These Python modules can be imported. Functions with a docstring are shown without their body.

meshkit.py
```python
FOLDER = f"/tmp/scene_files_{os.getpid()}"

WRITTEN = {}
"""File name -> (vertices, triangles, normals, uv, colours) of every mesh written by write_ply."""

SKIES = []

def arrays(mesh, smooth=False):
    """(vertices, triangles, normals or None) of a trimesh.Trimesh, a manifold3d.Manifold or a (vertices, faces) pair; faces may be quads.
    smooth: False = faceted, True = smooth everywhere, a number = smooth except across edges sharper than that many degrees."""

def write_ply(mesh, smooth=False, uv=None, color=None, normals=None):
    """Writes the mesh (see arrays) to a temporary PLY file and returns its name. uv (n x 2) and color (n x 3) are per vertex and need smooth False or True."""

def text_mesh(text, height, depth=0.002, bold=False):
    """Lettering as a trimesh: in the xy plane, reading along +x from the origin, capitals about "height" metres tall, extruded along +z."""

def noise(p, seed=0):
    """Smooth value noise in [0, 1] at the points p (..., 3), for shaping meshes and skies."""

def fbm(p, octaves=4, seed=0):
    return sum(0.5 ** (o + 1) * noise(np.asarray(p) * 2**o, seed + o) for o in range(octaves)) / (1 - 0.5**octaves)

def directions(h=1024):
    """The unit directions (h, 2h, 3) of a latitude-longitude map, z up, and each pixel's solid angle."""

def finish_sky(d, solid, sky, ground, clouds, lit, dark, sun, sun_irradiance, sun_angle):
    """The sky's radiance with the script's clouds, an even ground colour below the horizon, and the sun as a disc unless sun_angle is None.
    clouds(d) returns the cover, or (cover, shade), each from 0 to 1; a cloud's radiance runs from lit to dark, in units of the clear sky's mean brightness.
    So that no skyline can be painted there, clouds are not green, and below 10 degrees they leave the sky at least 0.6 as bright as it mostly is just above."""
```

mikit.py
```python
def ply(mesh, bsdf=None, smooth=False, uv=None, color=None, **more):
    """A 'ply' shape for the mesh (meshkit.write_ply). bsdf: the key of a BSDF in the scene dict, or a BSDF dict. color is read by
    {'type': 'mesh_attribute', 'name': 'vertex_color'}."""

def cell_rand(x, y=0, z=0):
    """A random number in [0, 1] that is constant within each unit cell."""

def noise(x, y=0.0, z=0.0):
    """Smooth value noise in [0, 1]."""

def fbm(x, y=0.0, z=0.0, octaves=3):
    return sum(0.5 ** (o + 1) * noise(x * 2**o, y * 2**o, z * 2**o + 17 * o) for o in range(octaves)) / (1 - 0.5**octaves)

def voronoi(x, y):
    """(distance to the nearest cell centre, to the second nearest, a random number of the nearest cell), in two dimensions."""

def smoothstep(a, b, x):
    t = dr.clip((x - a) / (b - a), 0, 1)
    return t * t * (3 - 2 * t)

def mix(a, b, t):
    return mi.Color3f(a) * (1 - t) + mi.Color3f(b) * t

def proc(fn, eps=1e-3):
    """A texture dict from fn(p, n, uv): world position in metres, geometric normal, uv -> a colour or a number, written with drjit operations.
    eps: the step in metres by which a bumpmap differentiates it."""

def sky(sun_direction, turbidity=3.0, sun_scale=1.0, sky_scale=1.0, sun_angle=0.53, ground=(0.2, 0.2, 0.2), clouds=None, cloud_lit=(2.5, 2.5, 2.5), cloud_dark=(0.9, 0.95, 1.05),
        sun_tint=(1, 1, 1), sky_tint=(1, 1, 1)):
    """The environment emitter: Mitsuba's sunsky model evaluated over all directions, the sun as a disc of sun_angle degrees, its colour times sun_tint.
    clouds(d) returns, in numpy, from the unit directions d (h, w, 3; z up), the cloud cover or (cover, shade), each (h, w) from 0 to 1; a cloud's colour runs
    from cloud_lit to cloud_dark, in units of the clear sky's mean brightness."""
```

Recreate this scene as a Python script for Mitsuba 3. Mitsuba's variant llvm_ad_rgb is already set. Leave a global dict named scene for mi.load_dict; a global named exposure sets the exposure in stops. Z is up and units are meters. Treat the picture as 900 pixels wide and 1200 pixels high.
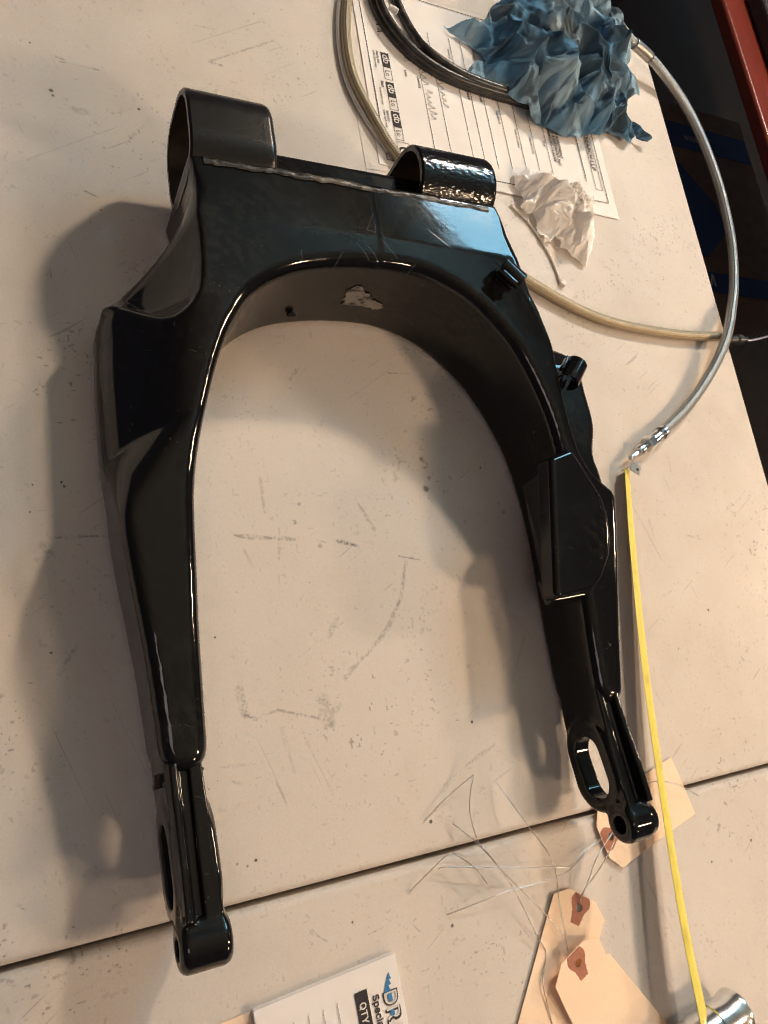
import math, random, numpy as np, trimesh, mitsuba as mi, mikit, meshkit
import shapely, shapely.geometry as sg
from scipy.ndimage import gaussian_filter
from scipy.spatial import cKDTree
import drjit as dr
from mikit import noise, fbm, smoothstep, mix
T = mi.ScalarTransform4f
random.seed(7); RNG = np.random.default_rng(7)
scene = {'type': 'scene'}
labels = {}
# ------------------------------------------------------------------ camera, exposure, light
exposure = 0.04
FWD, UPV = np.array((0.449, 0.2372, -0.8615)), np.array((0.0299, 0.9596, 0.2799))
scene['camera'] = {'type': 'perspective', 'fov': 53.13, 'fov_axis': 'x', 'near_clip': .01, 'far_clip': 30,
    'to_world': T().look_at(origin=[0, 0, .507], target=[float(v) for v in (np.array([0, 0, .507]) + FWD)], up=[float(v) for v in UPV])}
# even dim cool ambient light, standing in for the unseen room
scene['room_light'] = {'type': 'constant', 'radiance': {'type': 'rgb', 'value': [.058, .052, .064]}}
AIM = np.array([.28, .12, .03])
def lamp_at(az, el, dist):
    a, e = math.radians(az), math.radians(el)
    return AIM + dist * np.array([math.cos(e) * math.cos(a), math.cos(e) * math.sin(a), math.sin(e)])
# name, azimuth, elevation, distance, bulb radius, radiance, label
LAMPS = [('lamp', -35, 41, 1.6, .085, (138, 98, 64)),  # first four are out of view, set by the shadows they cast
         ('lamp', 55, 36.5, 2.12, .062, (650, 486, 335)),
         ('lamp', -60, 35, 1.9, .085, (90, 64, 42)),
         ('lamp', 1, 26, 1.8, .070, (200, 147, 100)),
         ('lamp', 212, 60, 1.75, .26, (2.6, 2.2, 2.35))]  # added fill lamp, softens the shadows left of the swing arm
# ------------------------------------------------------------------ materials
def rgb(*c): return {'type': 'rgb', 'value': list(c)}
def two(b): return {'type': 'twosided', 'bsdf': b}
def mat(key, b): scene[key] = two(b) if b['type'] not in ('dielectric', 'thindielectric', 'principledthin') else b; return key
def plain(key, c, rough=.5, metal=0., **k):
    return mat(key, {'type': 'principled', 'base_color': rgb(*c) if isinstance(c, tuple) else c, 'roughness': rough, 'metallic': metal, **k})
def bump(b, fn, scale=1., eps=4e-4):
    return {'type': 'bumpmap', 'arbitrary': mikit.proc(fn, eps), 'scale': scale, 'bsdf': b}

SCUFF = [(0.1461, 0.1260, 0.1893, 0.1216, 0.0012, 0.7500), (0.2227, 0.1187, 0.2386, 0.1140, 0.0018, 0.9500), (0.2068, 0.1201, 0.2132, 0.1179, 0.0010, 0.6000), (0.2713, 0.1043, 0.2885, 0.1006, 0.0012, 0.7000), (0.2755, 0.0987, 0.2673, 0.0731, 0.0016, 0.6000), (0.2673, 0.0731, 0.2529, 0.0520, 0.0020, 0.6000), (0.2529, 0.0520, 0.2326, 0.0338, 0.0020, 0.6000), (0.2326, 0.0338, 0.2180, 0.0253, 0.0016, 0.4000), (0.2291, 0.0329, 0.2138, 0.0198, 0.0020, 0.3500), (0.1378, 0.0222, 0.1405, 0.0054, 0.0030, 0.6000), (0.1405, 0.0054, 0.1470, 0.0017, 0.0020, 0.7000), (0.1470, 0.0017, 0.1621, 0.0056, 0.0008, 0.6000), (0.1621, 0.0056, 0.1912, -0.0043, 0.0008, 0.6000), (0.1948, 0.0078, 0.1974, -0.0086, 0.0050, 0.6000), (0.1983, -0.0030, 0.2053, 0.0017, 0.0030, 0.5000), (0.2136, 0.0620, 0.2054, 0.0506, 0.0022, 0.5500), (0.2438, 0.1470, 0.2534, 0.1265, 0.0018, 0.4500), (0.1694, 0.1682, 0.1695, 0.1426, 0.0012, 0.4000), (0.1787, 0.1296, 0.1726, 0.0807, 0.0006, 0.4000), (0.2660, 0.0862, 0.1490, 0.0196, 0.0004, 0.3500), (0.0293, 0.1302, 0.0622, 0.1299, 0.0010, 0.6000), (0.0242, 0.1250, 0.0298, 0.1192, 0.0040, 0.4000), (0.0407, 0.0623, 0.0303, 0.0455, 0.0012, 0.5000), (0.0367, 0.3195, 0.0333, 0.3137, 0.0006, 0.9000), (0.0368, 0.3215, 0.0376, 0.3156, 0.0006, 0.9000), (0.0637, 0.3886, 0.0722, 0.3851, 0.0014, 0.7000), (0.0518, 0.5000, 0.0791, 0.4998, 0.0010, 0.6000), (0.0490, 0.5039, 0.0578, 0.5017, 0.0012, 0.5000), (0.0604, 0.4590, 0.0687, 0.4580, 0.0030, 0.5000), (0.0726, 0.4414, 0.0906, 0.4378, 0.0008, 0.4000), (0.0969, 0.4392, 0.1145, 0.4628, 0.0006, 0.4000), (0.1681, 0.5331, 0.2284, 0.5722, 0.0010, 0.5000), (0.1607, 0.5676, 0.2051, 0.5706, 0.0008, 0.4000), (0.1702, 0.5328, 0.1787, 0.5318, 0.0014, 0.7000), (0.0763, 0.4537, 0.0966, 0.4353, 0.0006, 0.3500), (0.3260, -0.0428, 0.2974, -0.0538, 0.0016, 0.4000), (0.2974, -0.0538, 0.2774, -0.0632, 0.0010, 0.3000), (0.2881, 0.2572, 0.3080, 0.2576, 0.0006, 0.8000), (0.2061, 0.2505, 0.2120, 0.2580, 0.0006, 0.5000), (0.2110, 0.2508, 0.2177, 0.2584, 0.0006, 0.5000), (0.2022, 0.2467, 0.2083, 0.2564, 0.0006, 0.5000), (-0.0064, -0.1114, -0.0004, -0.1131, 0.0020, 0.6000), (-0.0057, -0.1137, 0.0016, -0.1153, 0.0010, 0.6000), (0.1675, -0.1313, 0.1767, -0.1390, 0.0005, 0.4500), (0.2053, -0.1424, 0.2199, -0.1404, 0.0005, 0.4500), (0.2354, -0.1422, 0.2418, -0.1501, 0.0004, 0.4000), (0.2408, -0.1415, 0.2345, -0.1441, 0.0004, 0.4000), (0.5789, 0.1856, 0.5775, 0.1708, 0.0010, 0.4000), (0.5341, 0.1247, 0.5372, 0.0946, 0.0004, 0.4000), (0.6041, 0.0233, 0.6056, 0.0120, 0.0010, 0.5000), (0.5266, 0.0521, 0.5446, 0.0584, 0.0020, 0.2000), (0.5772, 0.1065, 0.5950, 0.1023, 0.0010, 0.3000), (0.3718, 0.0336, 0.3514, -0.0007, 0.0004, 0.3000), (0.3933, -0.0327, 0.3644, -0.0477, 0.0004, 0.3500), (0.3371, -0.0619, 0.3041, -0.0740, 0.0005, 0.3000), (0.3186, -0.1090, 0.3343, -0.1384, 0.0020, 0.1200), (0.0883, 0.1217, 0.0888, 0.0931, 0.0008, 0.3000), (0.1634, -0.0073, 0.1687, -0.0354, 0.0010, 0.2000), (0.1800, -0.0182, 0.1934, -0.0534, 0.0012, 0.2000), (0.1190, -0.0241, 0.1438, -0.0258, 0.0008, 0.2500), (0.1262, -0.0332, 0.1341, -0.0372, 0.0010, 0.3000)]      # (x0, y0, x1, y1, half width, strength): dark rubber and grease marks on the table
SPECK = [(0.1073, 0.4706, 0.0013, 1.0000), (0.0446, 0.4718, 0.0018, 0.9000), (0.0456, 0.4675, 0.0010, 0.9000), (0.0255, 0.5118, 0.0010, 0.9000), (0.0734, 0.3745, 0.0008, 1.0000), (0.0318, 0.5114, 0.0010, 0.8000), (0.3068, 0.1776, 0.0035, 0.6500), (0.3053, 0.1826, 0.0030, 0.6000), (0.3094, 0.1667, 0.0030, 0.4500), (0.3053, 0.1574, 0.0040, 0.7500), (0.3054, 0.1496, 0.0008, 1.0000), (0.3248, 0.1557, 0.0008, 0.8000), (0.3603, 0.1752, 0.0015, 0.7000), (0.3343, 0.1119, 0.0008, 0.9000), (0.3095, -0.0242, 0.0012, 1.0000), (0.2975, -0.0211, 0.0010, 0.9000), (0.1966, 0.0892, 0.0009, 1.0000), (0.1255, 0.0577, 0.0013, 1.0000), (0.2703, 0.1150, 0.0007, 1.0000), (0.2627, -0.0850, 0.0012, 1.0000), (0.2665, -0.1526, 0.0010, 0.9000), (0.1954, -0.1328, 0.0010, 0.9000), (0.1124, -0.0358, 0.0008, 0.8000), (0.1182, -0.0317, 0.0006, 0.8000), (0.1372, -0.0826, 0.0012, 1.0000), (0.1253, -0.0825, 0.0010, 0.7000), (0.1315, -0.0848, 0.0010, 0.6000), (0.3721, 0.1436, 0.0040, 0.3500), (0.3747, 0.1362, 0.0040, 0.3500), (0.3778, 0.2358, 0.0030, 0.3000), (0.5804, 0.0358, 0.0010, 1.0000), (0.5651, 0.0238, 0.0010, 0.8000), (0.6488, 0.1364, 0.0007, 0.9000), (0.5322, 0.0058, 0.0012, 0.8000), (0.5805, 0.1063, 0.0012, 0.7000), (0.5916, 0.1058, 0.0012, 0.6000), (0.5618, -0.1599, 0.0012, 0.8000), (0.5387, -0.1517, 0.0008, 0.9000), (0.5122, -0.1660, 0.0010, 0.8000), (0.1909, 0.1342, 0.0020, 0.5000), (0.1960, 0.1482, 0.0020, 0.4000), (0.2081, 0.1155, 0.0030, 0.4000), (0.0261, 0.0587, 0.0010, 0.9000), (0.0525, 0.0959, 0.0010, 0.5000), (0.0384, 0.1638, 0.0010, 0.8000), (0.0179, 0.1473, 0.0008, 0.9000), (0.0919, 0.2060, 0.0008, 0.6000), (0.0370, 0.1667, 0.0009, 1.0000), (0.0200, 0.1652, 0.0008, 0.9000), (0.0588, -0.0404, 0.0008, 0.5000), (0.2013, 0.2396, 0.0012, 0.4000), (0.1238, 0.3801, 0.0006, 0.6000), (0.4253, 0.3573, 0.0006, 0.6000), (0.5742, 0.3828, 0.0008, 0.8000), (0.5540, 0.4117, 0.0006, 0.6000), (0.3914, -0.1334, 0.0008, 0.5000), (0.2822, -0.1265, 0.0008, 0.6000), (0.2621, -0.1408, 0.0008, 0.6000)]      # (x, y, radius, strength): crumbs of dirt and old stains
def table_dirt(p):
    x, y = p.x, p.y
    dirt = mi.Float(0)
    g = noise(x * 900, y * 900); g2 = fbm(x * 260, y * 260, 3.); w = fbm(x * 60, y * 60, 5.)
    for x0, y0, x1, y1, hw, s in SCUFF:
        dx, dy = x1 - x0, y1 - y0
        t = dr.clip(((x - x0) * dx + (y - y0) * dy) / (dx * dx + dy * dy), 0, 1)
        d = dr.sqrt(dr.square(x - x0 - t * dx) + dr.square(y - y0 - t * dy)) + (w - .5) * .004
        dirt = dr.maximum(dirt, s * smoothstep(hw * 1.25, hw * .1, d) * (.14 + .86 * smoothstep(.36, .70, g * .55 + g2 * .55)) * (.5 + .5 * smoothstep(.3, .6, w)))
    for x0, y0, r, s in SPECK:
        d = dr.sqrt(dr.square(x - x0) + dr.square(y - y0)) + (w - .5) * .006 * (r / .004)
        dirt = dr.maximum(dirt, s * smoothstep(r, r * .5, d) * (smoothstep(.3, .6, g2) if s < .8 else 1.))
    # loose grime: dense fine specks in patches
    patch = smoothstep(.5, .72, fbm(x * 9, y * 9, 1.5, 4))
    f1 = smoothstep(.80, .90, noise(x * 520, y * 520, 7.)) * smoothstep(.45, .7, noise(x * 140, y * 140, 2.))
    f2 = smoothstep(.66, .76, fbm(x * 300, y * 300, 3., 3)) * smoothstep(.52, .7, fbm(x * 40, y * 40, 8., 3))
    dirt = dr.maximum(dirt, .50 * f1 * (.30 + .70 * patch))
    dirt = dr.maximum(dirt, .32 * f2 * (.15 + .85 * patch))
    # hairline scratches that hold dirt
    a = x * .83 + y * .55; b = -x * .55 + y * .83
    sc = smoothstep(.93, .97, noise(a * 16, b * 620, 4.)) * smoothstep(.6, .75, noise(a * 11, b * 30, 9.))
    c2 = x * .35 - y * .94; e2 = x * .94 + y * .35
    sc = dr.maximum(sc, smoothstep(.94, .975, noise(c2 * 20, e2 * 560, 6.)) * smoothstep(.62, .75, noise(c2 * 9, e2 * 26, 2.)))
    return dr.clip(dr.maximum(dirt, .28 * sc), 0, 1)
def table_color(p, n, uv):
    x, y = p.x, p.y
    stain = smoothstep(.42, .78, fbm(x * 7, y * 7, 2., 4))
    film = fbm(x * 38, y * 38, 6., 4)
    grain = noise(x * 1500, y * 1500, 1.)
    base = mix((.59, .536, .48), (.52, .460, .40), dr.clip(stain * .6 + (film - .5) * .7, 0, 1))
    base = mix(base, (.50, .475, .45), .5 * smoothstep(.45, .75, fbm(x * 5 + 3, y * 5, 11., 4)))
    base = base * (.965 + .07 * grain)
    return mix(base, (.085, .074, .068), table_dirt(p))
def table_relief(p, n, uv): return (noise(p.x * 900, p.y * 900, p.z * 900) * .6 + noise(p.x * 330, p.y * 330, p.z * 330) * .8) * 1.0
mat('table_plastic', bump({'type': 'principled', 'base_color': mikit.proc(table_color), 'roughness': .52, 'specular': .35}, table_relief, 2.2e-5, 3e-4))

SCRATCH = [(0.2457, 0.3359, 0.2387, 0.3215), (0.2387, 0.3215, 0.2452, 0.3205), (0.2463, 0.3269, 0.2452, 0.3205), (0.2295, 0.3099, 0.2384, 0.2997), (0.2351, 0.3121, 0.2457, 0.2993), (0.2484, 0.3154, 0.2598, 0.3026), (0.2130, 0.2942, 0.2180, 0.3022), (0.1871, 0.2992, 0.1874, 0.2927), (0.1509, 0.2662, 0.1547, 0.2697), (0.1278, 0.2141, 0.1294, 0.2097), (0.2667, 0.2911, 0.2754, 0.3005)]      # scratches in the paint of the upper plate
def paint_color(p, n, uv):
    dust = smoothstep(.46, .72, fbm(p.x * 22, p.y * 22, p.z * 22, 5)) * smoothstep(.36, .66, fbm(p.x * 240 + p.y * 60, p.y * 240 - p.z * 90, p.z * 240, 4))
    a, b = p.x * .6 + p.y * .8, p.x * .8 - p.y * .6
    hair = smoothstep(.945, .975, noise(a * 34, b * 900, p.z * 60)) * smoothstep(.62, .74, noise(a * 18, b * 26, 5.))
    c, d = p.x * .9 - p.y * .44, p.x * .44 + p.y * .9
    hair = dr.maximum(hair, smoothstep(.95, .98, noise(c * 40, d * 800, 2.)) * smoothstep(.62, .74, noise(c * 21, d * 24, 1.)))
    fleck = smoothstep(.86, .93, noise(p.x * 620, p.y * 620, p.z * 620)) * smoothstep(.45, .7, noise(p.x * 60, p.y * 60, p.z * 60))
    cut = mi.Float(0)
    for x0, y0, x1, y1 in SCRATCH:
        dx, dy = x1 - x0, y1 - y0; t = dr.clip(((p.x - x0) * dx + (p.y - y0) * dy) / (dx * dx + dy * dy), 0, 1)
        cut = dr.maximum(cut, smoothstep(.00045, .0001, dr.sqrt(dr.square(p.x - x0 - t * dx) + dr.square(p.y - y0 - t * dy)) + (noise(p.x * 900, p.y * 900) - .5) * .0003))
    hair = dr.maximum(hair, dr.select(p.z > .08, cut, 0.))
    return mix(mix((.0042, .0042, .0046), (.045, .040, .034), dust * .15), (.16, .15, .14), dr.maximum(hair * .30, fleck * .22))
def paint_rough(p, n, uv):
    d = smoothstep(.42, .8, fbm(p.x * 26, p.y * 26, p.z * 26, 4))
    s = smoothstep(.9, .96, noise((p.x * .6 + p.y * .8) * 520, (p.x * .8 - p.y * .6) * 22, 3.)) * smoothstep(.5, .7, noise(p.x * 30, p.y * 30, 7.))
    return .055 + .09 * d * d + .12 * s
def orange_peel(p, n, uv): return noise(p.x * 260, p.y * 260, p.z * 260) + .35 * noise(p.x * 700, p.y * 700, p.z * 700)
PAINT = {'type': 'principled', 'base_color': mikit.proc(paint_color), 'roughness': mikit.proc(paint_rough), 'specular': .42}
mat('black_paint', bump(PAINT, orange_peel, 1.4e-5, 4e-4))
def cast_relief(p, n, uv):
    return fbm(p.x * 330, p.y * 480, p.z * 480, 3)
mat('cast_paint', bump({**PAINT, 'roughness': .12}, cast_relief, 4.2e-4, 4e-4))
def cast_fine(p, n, uv): return fbm(p.x * 420, p.y * 700, p.z * 700, 2)
mat('cast_paint_dull', bump({**PAINT, 'roughness': .3}, cast_fine, .8e-4, 4e-4))
plain('bare_bore', (.05, .034, .022), .45, .4)
plain('weld_paint', mikit.proc(lambda p, n, uv: mix((.012, .011, .010), (.10, .085, .065), smoothstep(.45, .75, fbm(p.x * 160, p.y * 160, 4.)))), .42)
plain('dust_residue', mikit.proc(lambda p, n, uv: mix((.04, .036, .032), (.20, .182, .165), smoothstep(.25, .6, fbm(p.x * 260, p.y * 260, p.z * 260)))), .8)
plain('paper', mikit.proc(lambda p, n, uv: mix((.80, .775, .755), (.74, .70, .67), fbm(p.x * 30, p.y * 30, 2.))), .75, specular=.2)
plain('paper_old', (.66, .61, .56), .8, specular=.2)
plain('ink', (.035, .033, .034), .7, specular=.2)
plain('ink_grey', (.20, .19, .19), .7, specular=.2)
plain('ink_blue', (.05, .20, .42), .6, specular=.2)
plain('ink_white', (.66, .63, .60), .7, specular=.2)
plain('ink_pencil', (.16, .16, .18), .7, specular=.2)
plain('manila', mikit.proc(lambda p, n, uv: mix((.87, .68, .51), (.83, .63, .455), fbm(p.x * 45, p.y * 45, 3., 4)) * (.97 + .06 * noise(p.x * 1300, p.y * 1300))), .75, specular=.2)
plain('patch_red', mikit.proc(lambda p, n, uv: mix((.40, .175, .115), (.34, .14, .09), noise(p.x * 500, p.y * 500))), .7, specular=.2)
plain('wire_steel', (.78, .76, .72), .22, 1.)
def tape_print(p, n, uv):
    c = mix((.60, .52, .10), (.48, .41, .08), smoothstep(.55, .8, fbm(p.x * 60, p.y * 60, p.z * 60)))
    f = uv.x / .003175; f = f - dr.floor(f); m = uv.x / .0254; m = m - dr.floor(m)
    tick = dr.select((f < .16) & (uv.y < .34), 1., 0.)
    return mix(c, (.05, .045, .03), .75 * tick)
plain('tape_yellow', mikit.proc(tape_print), .35)
plain('chrome', (.66, .66, .66), .2, 1.)
plain('steel_dull', (.42, .40, .37), .35, 1.)
def weave(uv): return dr.sin(uv.x * 1500. + uv.y * 6.2832 * 7) * dr.sin(uv.x * 1500. - uv.y * 6.2832 * 7)
def braid_mat(key, c0, c1, rough, metal):
    mat(key, bump({'type': 'principled', 'base_color': mikit.proc(lambda p, n, uv: mix(c0, c1, .5 + .5 * weave(uv))), 'roughness': rough, 'metallic': metal}, lambda p, n, uv: weave(uv), 2.2e-4, 2e-4))
braid_mat('braid_gold', (.17, .125, .07), (.56, .47, .33), .38, .6)
braid_mat('braid_silver', (.26, .26, .25), (.58, .58, .56), .30, .8)
plain('sleeve_clear', (.55, .53, .48), .25, .3, clearcoat=1., clearcoat_gloss=.9)
plain('rubber_black', mikit.proc(lambda p, n, uv: mix((.012, .011, .011), (.045, .036, .028), smoothstep(.5, .8, fbm(p.x * 120, p.y * 120, p.z * 120)))), .34)
def towel_color(p, n, uv):
    grease = smoothstep(.38, .56, fbm(uv.x * 4.2 + 3.3, uv.y * 4.2, 1., 4)) * smoothstep(.30, .55, fbm(uv.x * 30, uv.y * 30, 3.))
    heart = smoothstep(.36, .16, dr.sqrt(dr.square(uv.x - .46) + dr.square(uv.y - .40)) + (fbm(uv.x * 9, uv.y * 9, 7.) - .5) * .35)
    grease = dr.clip(grease + heart * smoothstep(.22, .5, fbm(uv.x * 22, uv.y * 22, 6.)), 0, 1)
    c = mix((.095, .225, .37), (.31, .45, .55), smoothstep(.3, .7, fbm(uv.x * 9, uv.y * 9, 5., 3)))
    c = mix(c, (.42, .47, .47), smoothstep(.66, .76, fbm(uv.x * 3.1, uv.y * 3.1 + 9, 4., 3)) * .7)
    return mix(c, (.030, .038, .046), grease * .78)
mat('towel_cloth', {'type': 'principledthin', 'base_color': mikit.proc(towel_color), 'roughness': .85, 'diff_trans': .22, 'spec_trans': 0.})
def tissue_color(p, n, uv):
    grime = smoothstep(.34, .14, dr.sqrt(dr.square(uv.x - .52) + dr.square(uv.y - .66)) + (fbm(uv.x * 16, uv.y * 16, 2.) - .5) * .36) * smoothstep(.35, .6, noise(uv.x * 120, uv.y * 120))
    return mix((.93, .905, .875), (.26, .22, .18), grime * .85)
mat('tissue_paper', {'type': 'principledthin', 'base_color': mikit.proc(tissue_color), 'roughness': .9, 'diff_trans': .35, 'spec_trans': 0.})
plain('dirty_smear', mikit.proc(lambda p, n, uv: mix((.16, .13, .105), (.46, .42, .37), smoothstep(.35, .6, fbm(p.x * 260, p.y * 260, p.z * 260)))), .9, specular=.1)
plain('floor_dark', mikit.proc(lambda p, n, uv: mix((.030, .024, .020), (.045, .034, .028), fbm(p.x * 6, p.y * 6))), .6)
plain('cabinet_red', (.14, .020, .011), .3, clearcoat=.5)
plain('cabinet_black', (.012, .012, .013), .4)
plain('mat_black', (.018, .018, .02), .6)
plain('carton_card', mikit.proc(lambda p, n, uv: mix((.26, .18, .12), (.20, .14, .09), noise(p.x * 60, p.y * 60, p.z * 60))), .85)
plain('carton_blue', (.03, .08, .20), .7)
plain('carton_white', (.5, .48, .45), .7)
plain('ceiling_paint', (.62, .585, .49), .9)
plain('lamp_shade', (.10, .10, .10), .5)
plain('white_frame', (.7, .7, .7), .5)
plain('black_tip', (.02, .02, .02), .4)
plain('nylon', (.62, .58, .52), .45)
# ------------------------------------------------------------------ helpers
def numbered(k, sep='_'):
    if k not in USED: USED.add(k); return k
    i = 1
    while f'{k}_{i:03d}' in USED: i += 1
    k = f'{k}_{i:03d}'; USED.add(k); return k
USED = set()
def thing(name, label, cat, group=None, kind=None):
    k = numbered(name); labels[k] = {'label': label, 'category': cat}
    if group: labels[k]['group'] = group
    if kind: labels[k]['kind'] = kind
    return k
def part(t, name, mesh, m, smooth=False, label=None, kind=None, **more):
    k = numbered(t + '__' + name); scene[k] = mikit.ply(mesh, m, smooth, **more)
    if label or kind:
        labels[k] = {}
        if label: labels[k]['label'] = label
        if kind: labels[k]['kind'] = kind
    return k
def single(name, mesh, m, label, cat, group=None, smooth=False, kind=None, **more):
    k = thing(name, label, cat, group, kind); scene[k] = mikit.ply(mesh, m, smooth, **more); return k
def struct(name, mesh, m, smooth=False):
    scene[name] = mikit.ply(mesh, m, smooth); labels[name] = {'kind': 'structure'}; USED.add(name)
def cat(ms): return trimesh.util.concatenate(ms)
def box(x0, x1, y0, y1, z0, z1, bev=0.):
    if bev:
        p = sg.box(x0 + bev, y0 + bev, x1 - bev, y1 - bev)
        return slab(p, z0, z1, bev)
    b = trimesh.creation.box((x1 - x0, y1 - y0, z1 - z0)); b.apply_translation(((x0 + x1) / 2, (y0 + y1) / 2, (z0 + z1) / 2)); return b
def extrude(poly, z0, z1):
    m = trimesh.creation.extrude_polygon(poly, z1 - z0, engine='earcut'); m.apply_translation((0, 0, z0)); return m
def slab(poly, z0, z1, bev, n=3, both=True):
    """poly grown by bev with rounded upper and lower edges; poly has no holes"""
    rings = []
    q = np.linspace(0, math.pi / 2, n + 1)
    lv = [(bev * math.sin(a), z0 + bev * (1 - math.cos(a))) for a in q] if both else [(bev, z0)]
    lv += [(bev * math.cos(a), z1 - bev + bev * math.sin(a)) for a in q]
    base = shapely.segmentize(poly, max(bev * 1.5, .004)) if poly.length < 6 else shapely.segmentize(poly, .08)
    c = np.array(sg.polygon.orient(base).exterior.coords)[:-1]
    e = np.roll(c, -1, 0) - c; e /= np.maximum(np.linalg.norm(e, axis=1, keepdims=True), 1e-12)
    nn = np.c_[e[:, 1], -e[:, 0]]; nv = nn + np.roll(nn, 1, 0); nv /= np.linalg.norm(nv, axis=1, keepdims=True)
    nv /= np.maximum((nv * nn).sum(1, keepdims=True), .5)
    N = len(c); V = np.vstack([np.c_[c + nv * o, np.full(N, z)] for o, z in lv]); F = []
    for k in range(len(lv) - 1):
        i = np.arange(N); j = (i + 1) % N
        F += [np.c_[k * N + i, k * N + j, (k + 1) * N + j], np.c_[k * N + i, (k + 1) * N + j, (k + 1) * N + i]]
    tv, tf = trimesh.creation.triangulate_polygon(sg.Polygon(c), engine='earcut')
    tr = cKDTree(c); idx = tr.query(tv)[1]; tf = idx[tf]
    d1, d2 = c[tf[:, 1]] - c[tf[:, 0]], c[tf[:, 2]] - c[tf[:, 0]]; ar = d1[:, 0] * d2[:, 1] - d1[:, 1] * d2[:, 0]; tf[ar < 0] = tf[ar < 0][:, ::-1]
    F += [tf + (len(lv) - 1) * N, tf[:, ::-1]]
    return trimesh.Trimesh(V, np.vstack(F), process=False)
def catmull(P, n=14):
    P = np.asarray(P, float); P = np.vstack([2 * P[0] - P[1], P, 2 * P[-1] - P[-2]]); out = []
    for i in range(1, len(P) - 2):
        t = np.linspace(0, 1, n, endpoint=False)[:, None]
        a, b, c, d = P[i - 1:i + 3]
        out.append(.5 * (2 * b + (c - a) * t + (2 * a - 5 * b + 4 * c - d) * t ** 2 + (3 * b - a - 3 * c + d) * t ** 3))
    return np.vstack(out + [P[-2:-1]])
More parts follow.
